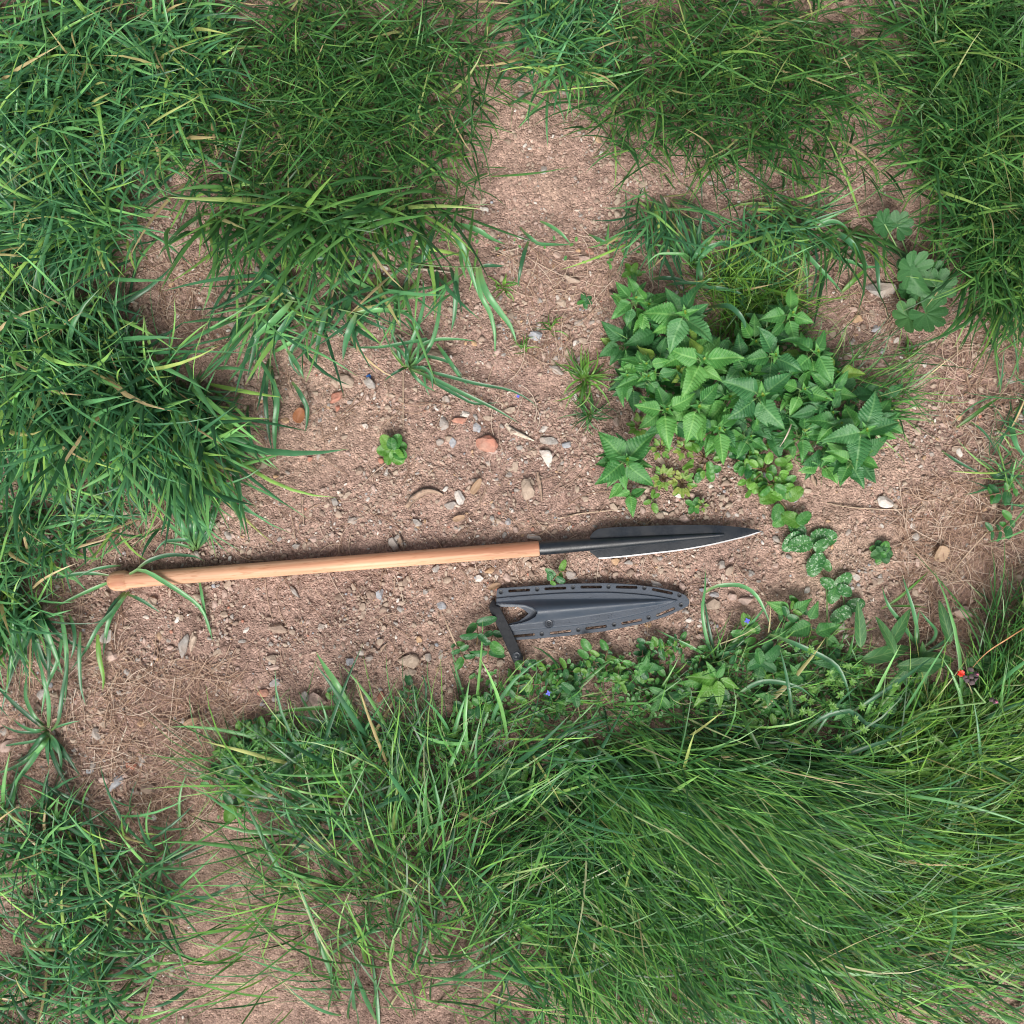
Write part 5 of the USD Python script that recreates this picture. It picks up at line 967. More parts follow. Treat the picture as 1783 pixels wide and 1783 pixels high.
# creeping sprigs with oval leaves along the bottom verge
def sprig(label, px, py, az, n_, ln, seed, group=None, mats=None, hang=False):
    q = np.random.default_rng(seed)
    t = thing('creeping_sprig', label, 'creeper', G(px, py), group)
    x, y, a = px, py, az
    line = [G(x, y, 0.004)]
    for k in range(n_ // 2):
        hh = 0.008 + 0.02 * q.random()
        for s_ in (1, -1):
            if math.hypot((x - 1030) / 178, (y - (1063 - (x - 1030) * 0.03)) / 58) < 1 and not hang: continue
            L = ln * S * q.uniform(0.6, 1.45)
            v, f, u = put(leaf_mesh(L, L * q.uniform(0.40, 0.68), 'oval', droop=0.2, fold=0.35, seed=seed + k), G(x, y, hh), a + s_ * q.uniform(50, 95), q.uniform(0, 25), q.normal(0, 14))
            part(t, 'leaf', (v, f), (mats or M['oval'])[q.integers(0, len(mats or M['oval']))], uv=u)
        x += ln * 0.75 * math.cos(math.radians(a)); y -= ln * 0.75 * math.sin(math.radians(a)); a += q.normal(0, 22)
        line.append(G(x, y, hh))
    part(t, 'stem', tube(np.array(line), 0.0008, 5), M['red_stem'])
D = [M['oval'][1], M['oval'][1], M['oval'][0]]
sprig('dark glossy sprig left of the sheath, above the strap end', 829, 1085, -80, 4, 26, 1, mats=D, hang=True); sprig('dark sprig with three leaves beside a dry straw left of the sheath', 794, 1120, -60, 6, 18, 2, mats=D)
sprig('dark sprig half under the webbing strap', 858, 1100, -100, 6, 24, 3, mats=D, hang=True); sprig('light sprig peeping over the top rim of the sheath', 958, 1012, 40, 6, 16, 4, hang=True)
sprig('light sprig under the lower rim of the sheath', 1025, 1146, 80, 4, 18, 5, mats=[M['oval'][2], M['oval'][0]]); sprig('leafy sprig by the large pinkish grey stone', 570, 1205, -20, 6, 16, 6)
sprig('yellow-green sprig at the bottom left in the dirt', 415, 1272, 30, 6, 12, 7, mats=[M['oval'][2]]); sprig('upright light sprig at the edge of dirt below a tan slab', 705, 1225, 60, 8, 15, 8)
sprig('dark sprig at the right edge below the hanging blade', 1765, 850, 200, 8, 18, 9, mats=D); sprig('green sprig at the right edge beside needle litter', 1760, 905, 230, 8, 18, 10, mats=D)
q = np.random.default_rng(5)
VERGE = [([(810, 1180), (930, 1175), (1010, 1150), (1150, 1125), (1200, 1180), (1060, 1235), (900, 1265), (820, 1250)], 24, 16), ([(380, 1300), (520, 1270), (800, 1255), (830, 1290), (560, 1330), (400, 1340)], 26, 15), ([(1200, 1110), (1340, 1075), (1480, 1120), (1520, 1260), (1300, 1250), (1180, 1230)], 20, 16), ([(1500, 1210), (1680, 1200), (1700, 1290), (1520, 1310)], 14, 15), ([(420, 1300), (900, 1280), (1500, 1280), (1770, 1300), (1770, 1420), (420, 1420)], 34, 20)]
k = 0
for poly, n_, ln in VERGE:
    where = ['below the sheath', 'along the bottom edge of the dirt', 'right of and below the sheath tip', 'under the red flower', 'among the bottom grass'][VERGE.index((poly, n_, ln))]
    for p in in_poly(poly, n_, q):
        k += 1
        n2_ = 2 * int(q.integers(4, 7))
        sprig(locate({8: 'short eight-leaved', 10: 'ten-leaved', 12: 'long twelve-leaved'}[n2_] + ' creeping sprig', p[0], p[1]), p[0], p[1], q.uniform(0, 360), n2_, ln * q.uniform(0.8, 1.15), 100 + k, group=f'creeping sprigs {where}')
# small-leaved ground cover under the grass (nobody could count it)
parts_ = []
for poly, n_, lo, hi in (([(800, 1170), (1200, 1130), (1500, 1120), (1560, 1300), (1000, 1290), (800, 1280)], 850, 6, 12), ([(380, 1300), (800, 1265), (800, 1420), (380, 1420)], 600, 6, 11), ([(1480, 1200), (1720, 1180), (1800, 1420), (1450, 1400)], 700, 5, 10), ([(560, 380), (700, 398), (800, 385), (930, 420), (1160, 400), (1120, 480), (960, 450), (820, 430)], 60, 5, 9), ([(1100, 600), (1480, 600), (1500, 800), (1150, 740)], 260, 8, 14)):
    for p in in_poly(poly, n_, q):
        L = q.uniform(lo, hi) * S
        parts_.append(put(leaf_mesh(L, L * 0.6, 'oval', droop=0.1, fold=0.2, seed=1), G(p[0], p[1], q.uniform(0.003, 0.03)), q.uniform(0, 360), q.uniform(-5, 40)))
stuff('ground_cover', parts_, M['oval'][0], 'tiny leaved ground cover under the grass of the verges', 'ground cover')
parts_ = []
for p in in_poly([(1380, 1120), (1560, 1180), (1790, 1210), (1800, 1420), (1480, 1420), (1400, 1260)], 75, q):
    h_ = q.uniform(0.02, 0.07)
    for w_ in range(3):
        for j in range(7):
            L = q.uniform(6, 10) * S * (1 - 0.2 * w_)
            parts_.append(put(leaf_mesh(L, L * 0.3, 'oval', droop=0.1, fold=0.1, seed=2), G(p[0], p[1], h_ - 0.010 * w_ + 0.004), j * 51 + w_ * 25 + q.normal(0, 8), q.uniform(5, 35)))
stuff('bedstraw', parts_, M['oval'][2], 'bright starry bedstraw whorls scattered in the bottom right grass', 'bedstraw')
# hawkweed rosette with long leaves
leafy('hawkweed_leaves', 'rosette of long dark lance-shaped leaves left of the red flower', 'plant', (1600, 1135), [(1595, 1140, 235, 70, 30), (1560, 1140, 112, 66, 44), (1498, 1128, 95, 74, 40), (1545, 1130, 60, 76, 36), (1500, 1150, 15, 92, 44), (1560, 1160, 5, 90, 34), (1655, 1120, 105, 72, 46), (1680, 1150, 355, 90, 30), (1600, 1180, 80, 60, 30), (1660, 1150, 170, 74, 26), (1610, 1190, 100, 50, 30), (1640, 1150, 215, 60, 20)], [M['lance']], 'lance', 0.27, seed=50, fold=0.35, droop=0.25)
leafy('serrated_plant', 'toothed plant with yellow-green heart in the verge below the arched blade', 'plant', (1245, 1185), [(1245, 1182, 175, 48, 40), (1240, 1188, 235, 52, 34), (1250, 1190, 275, 42, 46), (1258, 1184, 330, 34, 44), (1250, 1178, 60, 26, 54), (1244, 1176, 120, 28, 52), (1226, 1185, 190, 44, 24), (1228, 1200, 250, 34, 22)], [M['nettle'][2], M['nettle'][0], M['mint']], 'nettle', 0.58, seed=51)
leafy('serrated_plant', 'pale toothed leaves at the verge right of the arched grass blade', 'plant', (1400, 1090), [(1412, 1075, 65, 30, 30), (1370, 1062, 160, 36, 24), (1385, 1062, 30, 34, 24), (1408, 1090, 200, 44, 30), (1425, 1100, 20, 40, 26), (1380, 1085, 240, 34, 22), (1440, 1110, 320, 34, 22), (1365, 1100, 200, 34, 20)], [M['nettle'][0], M['nettle'][2]], 'nettle', 0.7, seed=52)
leafy('serrated_plant', 'toothed leaves deep in the grass at the bottom left of centre', 'plant', (890, 1355), [(890, 1355, 60, 36, 30), (885, 1352, 170, 40, 28), (895, 1360, 290, 36, 26), (480, 1365, 20, 40, 26)][:3], [M['nettle'][0]], 'nettle', 0.75, seed=53)
for i, (px_, py_, ln_, mt, lab) in enumerate([(1128, 1160, 24, 0, 'toothed green plant in the verge under the lower rim near the sheath tip'), (1330, 1150, 28, 1, 'dark toothed plant left of the pale toothed leaves'), (1455, 1160, 28, 0, 'toothed green plant left of the long lance-shaped leaves'),
        (1155, 1215, 22, 1, 'small dark toothed plant left of the yellow-hearted one'), (1395, 1175, 26, 2, 'bright toothed plant below the pale toothed leaves'), (1000, 1205, 20, 1, 'small toothed plant right of the left violet-blue flower'), (1335, 1215, 24, 0, 'toothed plant at the upper edge of the combed grass'), (1545, 1225, 26, 2, 'light toothed plant among grass under the lance-shaped leaves'), (1470, 1235, 24, 1, 'dark toothed plant deep in the grass left of the red flower')]):
    q = np.random.default_rng(600 + i)
    leafy('toothed_plant', lab, 'plant', (px_, py_), [(px_ + q.normal(0, 4), py_ + q.normal(0, 4), 60 * k + q.normal(0, 15) + 31 * i, ln_ * q.uniform(0.75, 1.3), q.uniform(12, 42)) for k in range(9)], [M['nettle'][mt], M['nettle'][0], M['nettle_dark']], 'crenate' if i % 2 else 'nettle', 0.66, seed=610 + i)
tuft('grass_tuft', 'long broad grass blades arching across the lower right verge', 'grass tuft', (1430, 1280), [
    ([(1340, 1105, 20), (1400, 1128, 50), (1462, 1166, 54), (1481, 1236, 30)], 8), ([(1391, 1291, 30), (1446, 1244, 62), (1481, 1238, 66), (1509, 1260, 56), (1594, 1268, 40)], 8), ([(1438, 1330, 40), (1516, 1299, 60), (1567, 1283, 56)], 8), ([(1477, 1244, 40), (1560, 1190, 62), (1630, 1139, 50)], 7),
    ([(1278, 1217, 30), (1337, 1186, 52), (1391, 1197, 52), (1415, 1215, 40)], 8), ([(1415, 1290, 30), (1460, 1225, 50), (1500, 1190, 40)], 5), ([(1380, 1250, 30), (1372, 1190, 54), (1358, 1130, 50)], 6)])
tuft('grass_tuft', 'bright yellow-green grass blades slanting down through the combed grass', 'grass tuft', (1300, 1300), [
    ([(1282, 1217, 40), (1306, 1275, 66), (1325, 1310, 64), (1341, 1346, 50)], 7), ([(1224, 1314, 50), (1274, 1361, 66), (1337, 1390, 50)], 9, 0.2, 'broad_grass'), ([(1110, 1268, 40), (1138, 1315, 62), (1155, 1361, 50)], 8), ([(1591, 1252, 40), (1634, 1291, 62), (1696, 1350, 50)], 7), ([(1524, 1240, 40), (1555, 1205, 56), (1579, 1176, 46)], 6),
    ([(1040, 1300, 40), (1090, 1345, 60), (1130, 1400, 50)], 7, 0.2, 'broad_grass'), ([(1600, 1330, 40), (1660, 1300, 60), (1730, 1265, 52)], 7), ([(1500, 1350, 40), (1600, 1345, 62), (1680, 1370, 54)], 8)], mat='lime_grass')
# orange hawkweed flower
t = thing('hawkweed_flower', 'red hawkweed flower with dark hairy buds on a pale stalk', 'flower', G(1600, 1280))
def lump(c, r, m, name, seed, sq=1.0):
    v, f = rock((r, r, r * sq), seed, sub=2, angular=0.1); return part(t, name, (v + c, f), m)
head = P(1692, 1190, 0.118)
c_ = np.array([G(1560, 1265, 0.01), P(1610, 1240, 0.06), P(1690, 1226, 0.10), P(1716, 1223, 0.112)])
cc = PchipInterpolator([0, .35, .8, 1], c_)(np.linspace(0, 1, 14)); part(t, 'stalk', tube(cc, np.linspace(0.0022, 0.0013, 14), 7), M['stem'])
part(t, 'stalk', tube(np.array([cc[-1], P(1706, 1212, 0.116), P(1696, 1198, 0.118)]), 0.0013, 7), M['stem'])
for k, (px, py, r) in enumerate([(1690, 1166, 4.6), (1700, 1174, 5), (1682, 1184, 5), (1692, 1188, 5.2), (1690, 1178, 5), (1699, 1182, 4.4), (1727, 1219, 4.4), (1734, 1222, 4.6), (1680, 1178, 4.2)]):
    b = lump(P(px, py, 0.122 + 0.002 * (k % 3)), r * S, M['hairy_bud'], 'bud', 700 + k, 1.2)
for k, (px, py) in enumerate([(1702, 1174), (1735, 1222)]):
    lump(P(px, py, 0.1285), 2.2 * S, plain('purple_bud_tip' + '_b' * k, (0.42, 0.12, 0.2), rough=0.7), 'bud_tip', 720 + k)
for k in range(14):
    L = 6.5 * S
    v, f, u = put(leaf_mesh(L, L * 0.5, 'oval', seed=k), P(1673, 1172, 0.124 + 0.0015 * (k % 2)), k * 25.7, 20 + 25 * (k % 2))
    part(t, 'petal', (v, f), M['red_petal'], smooth=True)
lump(P(1673, 1172, 0.124), 3.2 * S, M['red_petal'], 'flower_centre', 730)
# little violet flowers
for lab, px, py, hh in (('tiny violet-blue flower in the verge below the sheath', 955, 1207, 30), ('tiny violet-blue flower right of the sheath tip', 1301, 1081, 28), ('violet fleck at the tip of the arching grass blade', 902, 690, 5)):
    t = thing('violet_flower', lab, 'flower', G(px, py))
    c_ = G(px, py, hh / 1000)
    for k in range(4):
        L = (5.0 if hh > 10 else 3.2) * S
        part(t, 'petal', put(leaf_mesh(L, L * 0.7, 'oval', droop=0.2, seed=k), c_, 20 + 90 * k, 12)[:2], M['violet_petal'])
    part(t, 'stalk', tube(np.array([t.base, (t.base + c_) / 2 + (0.002, 0, 0), c_]), 0.0004, 5), M['stem'])
# ------------------------------------------------------------------ litter that can be told apart
single('plastic_scrap', place_rock(642, 656, 8, 9, 20, 801, 0.5, 0.6), M['blue_plastic'], 'tiny scrap of blue plastic above a grey stone', 'plastic scrap', smooth=30)
def dry(label, pts, w, mat='bark', name='bark_chip', cat='bark', thick=0.0015, fold=0.4):
    v, f, u = ribbon(pts, w, n=14, fold=fold, taper=(0.6, 0.35), thick=thick)
    single(name, (v, f), M[mat], label, cat, uv=u)
dry('curled pale bark strip above the spear, pointing right', [(880, 738, 2), (890, 748, 4), (908, 757, 5), (930, 767, 3)], 10, 'pale_bark')
dry('curved brown bark strip above the shaft, bent like an arch', [(708, 885, 2), (722, 866, 5), (745, 854, 6), (772, 862, 3)], 13)
dry('rounded wood chip at the left of the nettle patch', [(1057, 509, 3), (1068, 515, 5), (1080, 520, 3)], 13)
dry('wood chip leaning on the top of the shaft', [(692, 928, 2), (697, 942, 5), (704, 958, 4)], 9)
dry('thin dark twig standing upright in the dirt at left', [(526, 868, 3), (527, 890, 4), (529, 915, 3)], 5, 'bark')
dry('pale bark sliver pointing up near the big tan slab', [(662, 1135, 2), (668, 1126, 4), (674, 1120, 3)], 7)
dry('orange bark sliver right of the upper middle pebbles', [(935, 822, 2), (940, 845, 4), (944, 872, 2)], 8)
dry('reddish bark chip just under the right of the nettles', [(1414, 829, 3), (1418, 838, 5), (1422, 848, 3)], 10)
dry('small pale wood splinter above the blade', [(1145, 893, 2), (1156, 893, 4), (1168, 898, 2)], 7, 'pale_bark')
dry('short pale splinter beside the yellowish herbs', [(1205, 838, 2), (1213, 835, 4), (1221, 834, 2)], 6, 'pale_bark')
dry('bleached straw standing out at lower left', [(222, 1262, 3), (207, 1300, 5), (193, 1342, 3)], 3.4, 'pale_bark', 'dry_straw', 'straw')
dry('pale straw slanting beside the lower left grass', [(205, 1170, 3), (190, 1200, 5), (176, 1222, 3)], 2.8, 'straw_single', 'dry_straw', 'straw')
dry('long straw rising to the bottom verge at left', [(275, 1340, 3), (320, 1305, 6), (370, 1268, 5), (392, 1238, 3)], 3, 'straw_single', 'dry_straw', 'straw')
dry('dry straw crossing a dark sprig left of the sheath', [(775, 1080, 14), (786, 1105, 20), (800, 1135, 12)], 4, 'straw_single', 'dry_straw', 'straw')
dry('long arched straw on the dirt right of the runner', [(1440, 876, 2), (1490, 884, 4), (1560, 887, 4), (1620, 876, 2)], 2.4, 'straw_single', 'dry_straw', 'straw')
dry('long straight straw slanting over the needle litter', [(1790, 850, 4), (1720, 925, 8), (1650, 1010, 8), (1635, 1040, 3)], 2.6, 'straw_single', 'dry_straw', 'straw')
dry('long thin straw running vertically above the seedling', [(702, 645, 4), (702, 690, 6), (702, 755, 3)], 2.4, 'straw_single', 'dry_straw', 'straw')
dry('straw lying above the blade, running toward the socket', [(965, 905, 2), (1020, 893, 5), (1090, 888, 3)], 2.6, 'straw_single', 'dry_straw', 'straw')
dry('ochre grass stalk leaning in from the right edge over the red flower', [(1790, 1090, 80), (1750, 1115, 110), (1720, 1135, 100), (1694, 1162, 90)], 2.6, 'fern', 'dry_straw', 'straw')
dry('pale straw among nettle leaves near the patch bottom', [(1378, 738, 60), (1370, 758, 70), (1358, 778, 50)], 3, 'pale_bark', 'dry_straw', 'straw')
dry('brown dead twig lying below the dark grass at right', [(1728, 1040, 3), (1724, 1070, 6), (1722, 1110, 3)], 6, 'bark', 'bark_chip')
dry('pale twig at the verge below the oval sprigs', [(755, 1268, 6), (780, 1258, 12), (808, 1248, 6)], 4, 'pale_bark', 'dry_straw', 'straw')
dry('grey twig crossing behind grass near the top', [(685, 466, 4), (730, 468, 8), (790, 475, 4)], 6, 'pale_bark', 'bark_chip')
def flat_leaf(label, px, py, az, ln, mat, ratio=0.8, kind='crenate', tilt=8):
    v, f, u = put(leaf_mesh(ln * S, ln * S * ratio, kind, droop=-0.2, fold=0.5, seed=int(px)), G(px, py, 0.004), az, tilt, 12)
    single('dead_leaf', (v, f), M[mat], label, 'dead leaf', uv=u)
flat_leaf('crumpled reddish brown dead leaf at the edge of the left grass', 517, 734, 70, 26, 'brown_leaf')
flat_leaf('beige dry leaf on the needle litter right of the rosette', 1632, 978, 80, 30, 'dry_leaf', 0.95, 'mint')
flat_leaf('small tan dry leaf above the shaft below the brown strip', 790, 905, 20, 22, 'dry_leaf', 0.5)
flat_leaf('curled dry leaf right of the pale heart shaped stone', 822, 858, 60, 30, 'dry_leaf', 0.45)
flat_leaf('dry leaf fragment at the lower left among straw', 322, 1262, 30, 30, 'dry_leaf', 0.45)
flat_leaf('brown leaf scrap under the shaft left of the sheath', 870, 1018, 200, 22, 'dry_leaf', 0.5)
t = thing('dead_fern', 'orange-brown dead fern frond near the top right', 'dead fern', G(1340, 430))
part(t, 'stalk', tube(np.array([G(1322, 400, .012), G(1338, 425, .014), G(1350, 450, .012), G(1358, 480, .008)]), 0.0008, 5), M['fern'])
for k, (px, py, az, ln) in enumerate([(1325, 405, 200, 30), (1332, 415, 245, 34), (1340, 428, 235, 30), (1345, 435, 262, 44), (1350, 445, 268, 50), (1352, 448, 285, 46), (1355, 455, 300, 34), (1345, 432, 300, 30), (1322, 402, 80, 18), (1350, 460, 255, 26), (1356, 470, 275, 28)]):
    part(t, 'frond_leaflet', put(leaf_mesh(ln * S, ln * S * 0.17, 'lance', fold=0.3, seed=k), G(px, py, 0.013), az, -4)[:2], M['fern'])

# ------------------------------------------------------------------ the spear
def along(a, b, prof, sides=40):
    """Solid of revolution about the line a-b. prof: (distance from a in metres, radius)."""
    a, b = np.asarray(a, float), np.asarray(b, float)
    d = (b - a) / np.linalg.norm(b - a)
    s = np.cross(d, (0, 0, 1.0)); s /= np.linalg.norm(s)
    u = np.cross(s, d)
    prof = np.asarray(prof, float)
    c = a + d * prof[:, :1]
    an = np.arange(sides) * 2 * math.pi / sides
    V = c[:, None] + (s * np.cos(an)[:, None] + u * np.sin(an)[:, None])[None] * prof[:, 1][:, None, None]
    k = len(prof)
    o = (np.arange(k - 1) * sides)[:, None] + np.arange(sides)
    nx = (np.arange(k - 1) * sides)[:, None] + (np.arange(sides) + 1) % sides
    q = np.stack([o, nx, nx + sides, o + sides], -1).reshape(-1, 4)
    return V.reshape(-1, 3), np.vstack([q[:, [0, 1, 2]], q[:, [0, 2, 3]]])
ZS = 0.0175
a, b = P(187, 1013, ZS), P(939, 955, ZS)
ln = np.linalg.norm(b - a)
px = S * (H - ZS) / H
R = 13.3 * px
th = np.linspace(0, math.pi / 2, 12)
prof = [(17 * px * (1 - math.cos(x)), 17.3 * px * math.sin(x) + 1e-5) for x in th] + [(21 * px, 17.9 * px), (24.5 * px, 18.0 * px), (25.2 * px, 17.75 * px), (26.2 * px, 17.75 * px), (27 * px, 17.9 * px), (32 * px, 17.4 * px), (35.5 * px, 15.8 * px), (37 * px, 14.8 * px), (42 * px, 14.4 * px), (60 * px, 13.9 * px), (150 * px, 13.6 * px)]
prof += [(x, R) for x in np.linspace(220 * px, ln - 0.0016, 24)] + [(ln - 0.0005, R - 0.0006), (ln, R - 0.0014), (ln, 1e-5)]
spear = UsdGeom.Xform.Define(stage, numbered('/World', 'spear'))
dv = (b - a) / ln
ang = math.degrees(math.atan2(dv[1], dv[0]))
spear.AddTranslateOp().Set(tuple(float(c) for c in a)); spear.AddRotateZOp().Set(ang)
tag(spear.GetPrim(), 'short spear with a pale wooden shaft and a black leaf blade lying on the dirt', 'spear')
ca, sa_ = math.cos(math.radians(ang)), math.sin(math.radians(ang))
def spart(parent, name, vf, mat, smooth=30, label=None):
    v = np.asarray(vf[0]) - a
    v = np.c_[v[:, 0] * ca + v[:, 1] * sa_, -v[:, 0] * sa_ + v[:, 1] * ca, v[:, 2]]
    m = usdkit.mesh(stage, numbered(str(parent.GetPath()), name), (v, vf[1]), mat, smooth=smooth); tag(m.GetPrim(), label)
    return m
spart(spear, 'shaft', along(a, b, prof), M['wood'])
# head: tapering socket that runs on as the central rib, and two wings
c0, c1 = P(938.5, 955, ZS), P(1262, 930.5, ZS)
lh = np.linalg.norm(c1 - c0)
fr = np.array([0, 0.02, 0.04, 0.15, 0.27, 0.45, 0.65, 0.82, 0.93, 0.975, 0.995, 1.0])
rp = np.array([11.3, 12.1, 12.2, 11.6, 10.9, 9.4, 7.4, 5.6, 4.5, 4.0, 3.2, 0.05])
prof2 = [(0.0, 1e-5)] + [(f * lh, r * px) for f, r in zip(np.interp(np.linspace(0, 1, 60), np.linspace(0, 1, 12), fr), np.interp(np.linspace(0, 1, 60), np.linspace(0, 1, 12), rp))]
spart(spear, 'socket', along(c0, c1, prof2, 48), M['black_steel'])
def zpx(p): return np.array([(920 + x * 420 / 1783, 890 + y * 420 / 1783) for x, y in p])
topl = zpx([(455, 192), (462, 178), (480, 155), (525, 130), (800, 112), (1100, 103), (1280, 102), (1420, 106), (1600, 122), (1731, 148)])
botl = zpx([(455, 300), (520, 354), (700, 340), (900, 318), (1100, 295), (1300, 262), (1500, 218), (1640, 182), (1731, 148)])
xs = np.r_[np.linspace(topl[0, 0], topl[0, 0] + 18, 14), np.linspace(topl[0, 0] + 20, topl[-1, 0], 76)]
ty = PchipInterpolator(topl[:, 0], topl[:, 1])(xs); by = np.interp(xs, botl[:, 0], botl[:, 1])
by = np.where(xs > botl[1, 0], PchipInterpolator(botl[1:, 0], botl[1:, 1])(np.maximum(xs, botl[1, 0])), by)
cy = np.interp(xs, [938.5, 1262, 1327.8], [955, 930.5, 924.9])
bev = np.minimum(np.where(xs > botl[1, 0] - 1, 2.2, 0.0), (by - ty) * 0.3)
rows = []                                                        # closed section: top edge, upper faces, bottom edge, underside
for f_, y_, up in ((0, ty, 0.4), (1, cy - 0.1, 1.6), (2, by - bev, 1.1), (3, by - bev, -1.1), (4, cy, -1.6), (5, ty, -0.4)):
    thin = np.clip((xs[-1] - xs) / 30, 0.12, 1)
    rows.append(P(xs, y_, ZS + up / 1000 * thin))
V = np.stack(rows, 1); n_ = len(xs); k = 6
o = (np.arange(n_ - 1) * k)[:, None] + np.arange(k); nx = (np.arange(n_ - 1) * k)[:, None] + (np.arange(k) + 1) % k
q_ = np.stack([o, o + k, nx + k, nx], -1).reshape(-1, 4)
F = np.vstack([q_[:, [0, 1, 2]], q_[:, [0, 2, 3]], [[0, 1, 2], [0, 2, 3], [0, 3, 4], [0, 4, 5]]])
spart(spear, 'blade', (V.reshape(-1, 3), F), M['black_steel'], smooth=20)
sel = xs > botl[1, 0] - 0.5
xe, be, ve = xs[sel], by[sel], bev[sel]
thin = np.clip((xs[-1] - xe) / 30, 0.12, 1)
V = np.stack([P(xe, be - ve - 0.05, ZS + 0.00112 * thin), P(xe, be, np.full_like(xe, ZS)), P(xe, be - ve - 0.05, ZS - 0.00112 * thin)], 1)
n_ = len(xe); o = (np.arange(n_ - 1) * 3)[:, None] + np.arange(3); nx = (np.arange(n_ - 1) * 3)[:, None] + (np.arange(3) + 1) % 3
q_ = np.stack([o, o + 3, nx + 3, nx], -1).reshape(-1, 4)
spart(spear, 'cutting_edge', (V.reshape(-1, 3), np.vstack([q_[:, [0, 1, 2]], q_[:, [0, 2, 3]]])), M['bright_steel'], smooth=False, label='bright ground lower edge of the blade')

# ------------------------------------------------------------------ the sheath
ZB = 0.0115                                                      # top of the flange plate
def zs(p): return np.array([(840 + x * 380 / 1783, 1000 + y * 380 / 1783) for x, y in p])
out = zs([(118, 128), (135, 116), (165, 112), (400, 95), (700, 77), (1000, 71), (1130, 76), (1250, 85), (1450, 110), (1600, 143), (1660, 172), (1688, 208), (1692, 232), (1678, 260), (1640, 281), (1500, 345), (1300, 405), (1000, 465), (700, 502), (400, 530), (262, 538), (240, 505), (205, 410), (300, 385), (380, 322), (290, 265), (122, 250), (114, 180)])
pocket_top = zs([(114, 184), (440, 156), (700, 141), (1000, 136), (1200, 146), (1400, 166), (1612, 208)])
pocket_bot = zs([(238, 474), (600, 442), (850, 416), (1100, 373), (1400, 300), (1612, 212)])
U_out = Polygon(zs([(60, 242), (250, 246), (350, 254), (410, 276), (440, 300), (446, 315), (430, 345), (380, 375), (310, 398), (180, 420), (60, 430)]))
hole = Polygon(zs([(60, 266), (290, 264), (345, 290), (380, 321), (345, 352), (298, 386), (190, 413), (60, 440)]))
holes = zs([(150, 147), (447, 124), (740, 107), (1030, 103), (1322, 113), (1610, 172), (1622, 250), (1358, 355), (1075, 412), (782, 455), (485, 488)])
slots = [zs(s_) for s_ in ([(222, 136), (378, 128)], [(518, 118), (674, 112)], [(812, 104), (966, 103)], [(1102, 104), (1256, 107)], [(1396, 124), (1546, 154)], [(1430, 334), (1564, 280)], [(1146, 401), (1294, 372)], [(852, 443), (1006, 424)], [(562, 481), (716, 463)], [(262, 506), (418, 492)])]
def W2(p, z=ZB): return P(p[:, 0], p[:, 1], z)[:, :2]
plate = Polygon(W2(out)).buffer(0.001).buffer(-0.001)
plate = plate.difference(Polygon(W2(np.asarray(hole.exterior.coords))))
for s_ in slots: plate = plate.difference(LineString(W2(s_)).buffer(2.3 * S))
for h_ in W2(holes): plate = plate.difference(Point(h_).buffer(2.9 * S))
plate = max(getattr(plate, 'geoms', [plate]), key=lambda g: g.area)
m1 = trimesh.creation.extrude_polygon(plate, 0.0056, engine='earcut'); m1.apply_translation((0, 0, ZB - 0.0060))
m2 = trimesh.creation.extrude_polygon(plate.buffer(-0.0005, join_style='mitre'), 0.0004, engine='earcut'); m2.apply_translation((0, 0, ZB - 0.0004))
sheath = thing('sheath', 'dark grey moulded spear sheath with slotted rim lying below the blade', 'sheath', np.r_[SHEATH_C, 0.0])
part(sheath, 'rim_plate', trimesh.util.concatenate([m1, m2]), M['polymer'], smooth=30)
# moulded front: height field on a fine grid
x = np.linspace(pocket_top[0, 0], pocket_top[-1, 0], 420)
tt_ = np.linspace(0, 1, 110)
yt = PchipInterpolator(pocket_top[:, 0], pocket_top[:, 1])(x); yb = PchipInterpolator(np.r_[pocket_top[0, 0] - 1, pocket_bot[:, 0]], np.r_[zs([(114, 478)])[0, 1], pocket_bot[:, 1]])(x)
X = np.repeat(x[:, None], 110, 1); Y = yt[:, None] + (yb - yt)[:, None] * tt_[None]
axis_a, axis_b = zs([(430, 303)])[0], zs([(1560, 215)])[0]
ux = np.clip((X - axis_a[0]) / (axis_b[0] - axis_a[0]), -0.3, 1.0)
ay = axis_a[1] + ux * (axis_b[1] - axis_a[1])
hw = np.interp(ux, [-0.3, 0, 0.3, 0.6, 0.9, 1.0], [16.5, 15.5, 12.2, 8.4, 4.0, 2.0])
e = np.abs(Y - ay) / hw
ridge = np.where(e < 1.35, (0.5 + 0.5 * np.cos(np.clip(e / 1.35, 0, 1) * math.pi)) ** 0.72, 0) * hw * px * 1.08
ridge *= np.clip((1.02 - ux) / 0.15, 0, 1)
edge = np.minimum(Y - yt[:, None], yb[:, None] - Y)
z = ZB + 0.0002 - 0.0018 + 0.0037 * smooth01(edge / 3.2) + ridge
pts_ = shapely.points(X, Y)
inU = shapely.contains(U_out, pts_)
dU = shapely.distance(U_out.exterior, pts_)
z = np.where(inU, ZB + 0.0006 - 0.0002 * np.minimum(dU, 6), z)
lip = ~inU & (dU < 1.6)
z = np.where(lip, z + 0.0005 - 0.0003 * (1.6 - dU), z)
cut = shapely.contains(hole, pts_)
W3 = P(X, Y, z)
idx = np.arange(X.size).reshape(X.shape)
ok = ~(cut[:-1, :-1] & cut[1:, :-1] & cut[1:, 1:] & cut[:-1, 1:])
left = zs([(240, 474)])[0, 0]
ok &= ~((X[:-1, :-1] < np.interp(Y[:-1, :-1], zs([(0, 395), (0, 474)])[:, 1], [zs([(200, 0)])[0, 0], left])) & (Y[:-1, :-1] > zs([(0, 395)])[0, 1]))
f = np.stack([idx[:-1, :-1], idx[:-1, 1:], idx[1:, 1:], idx[1:, :-1]], -1)[ok]
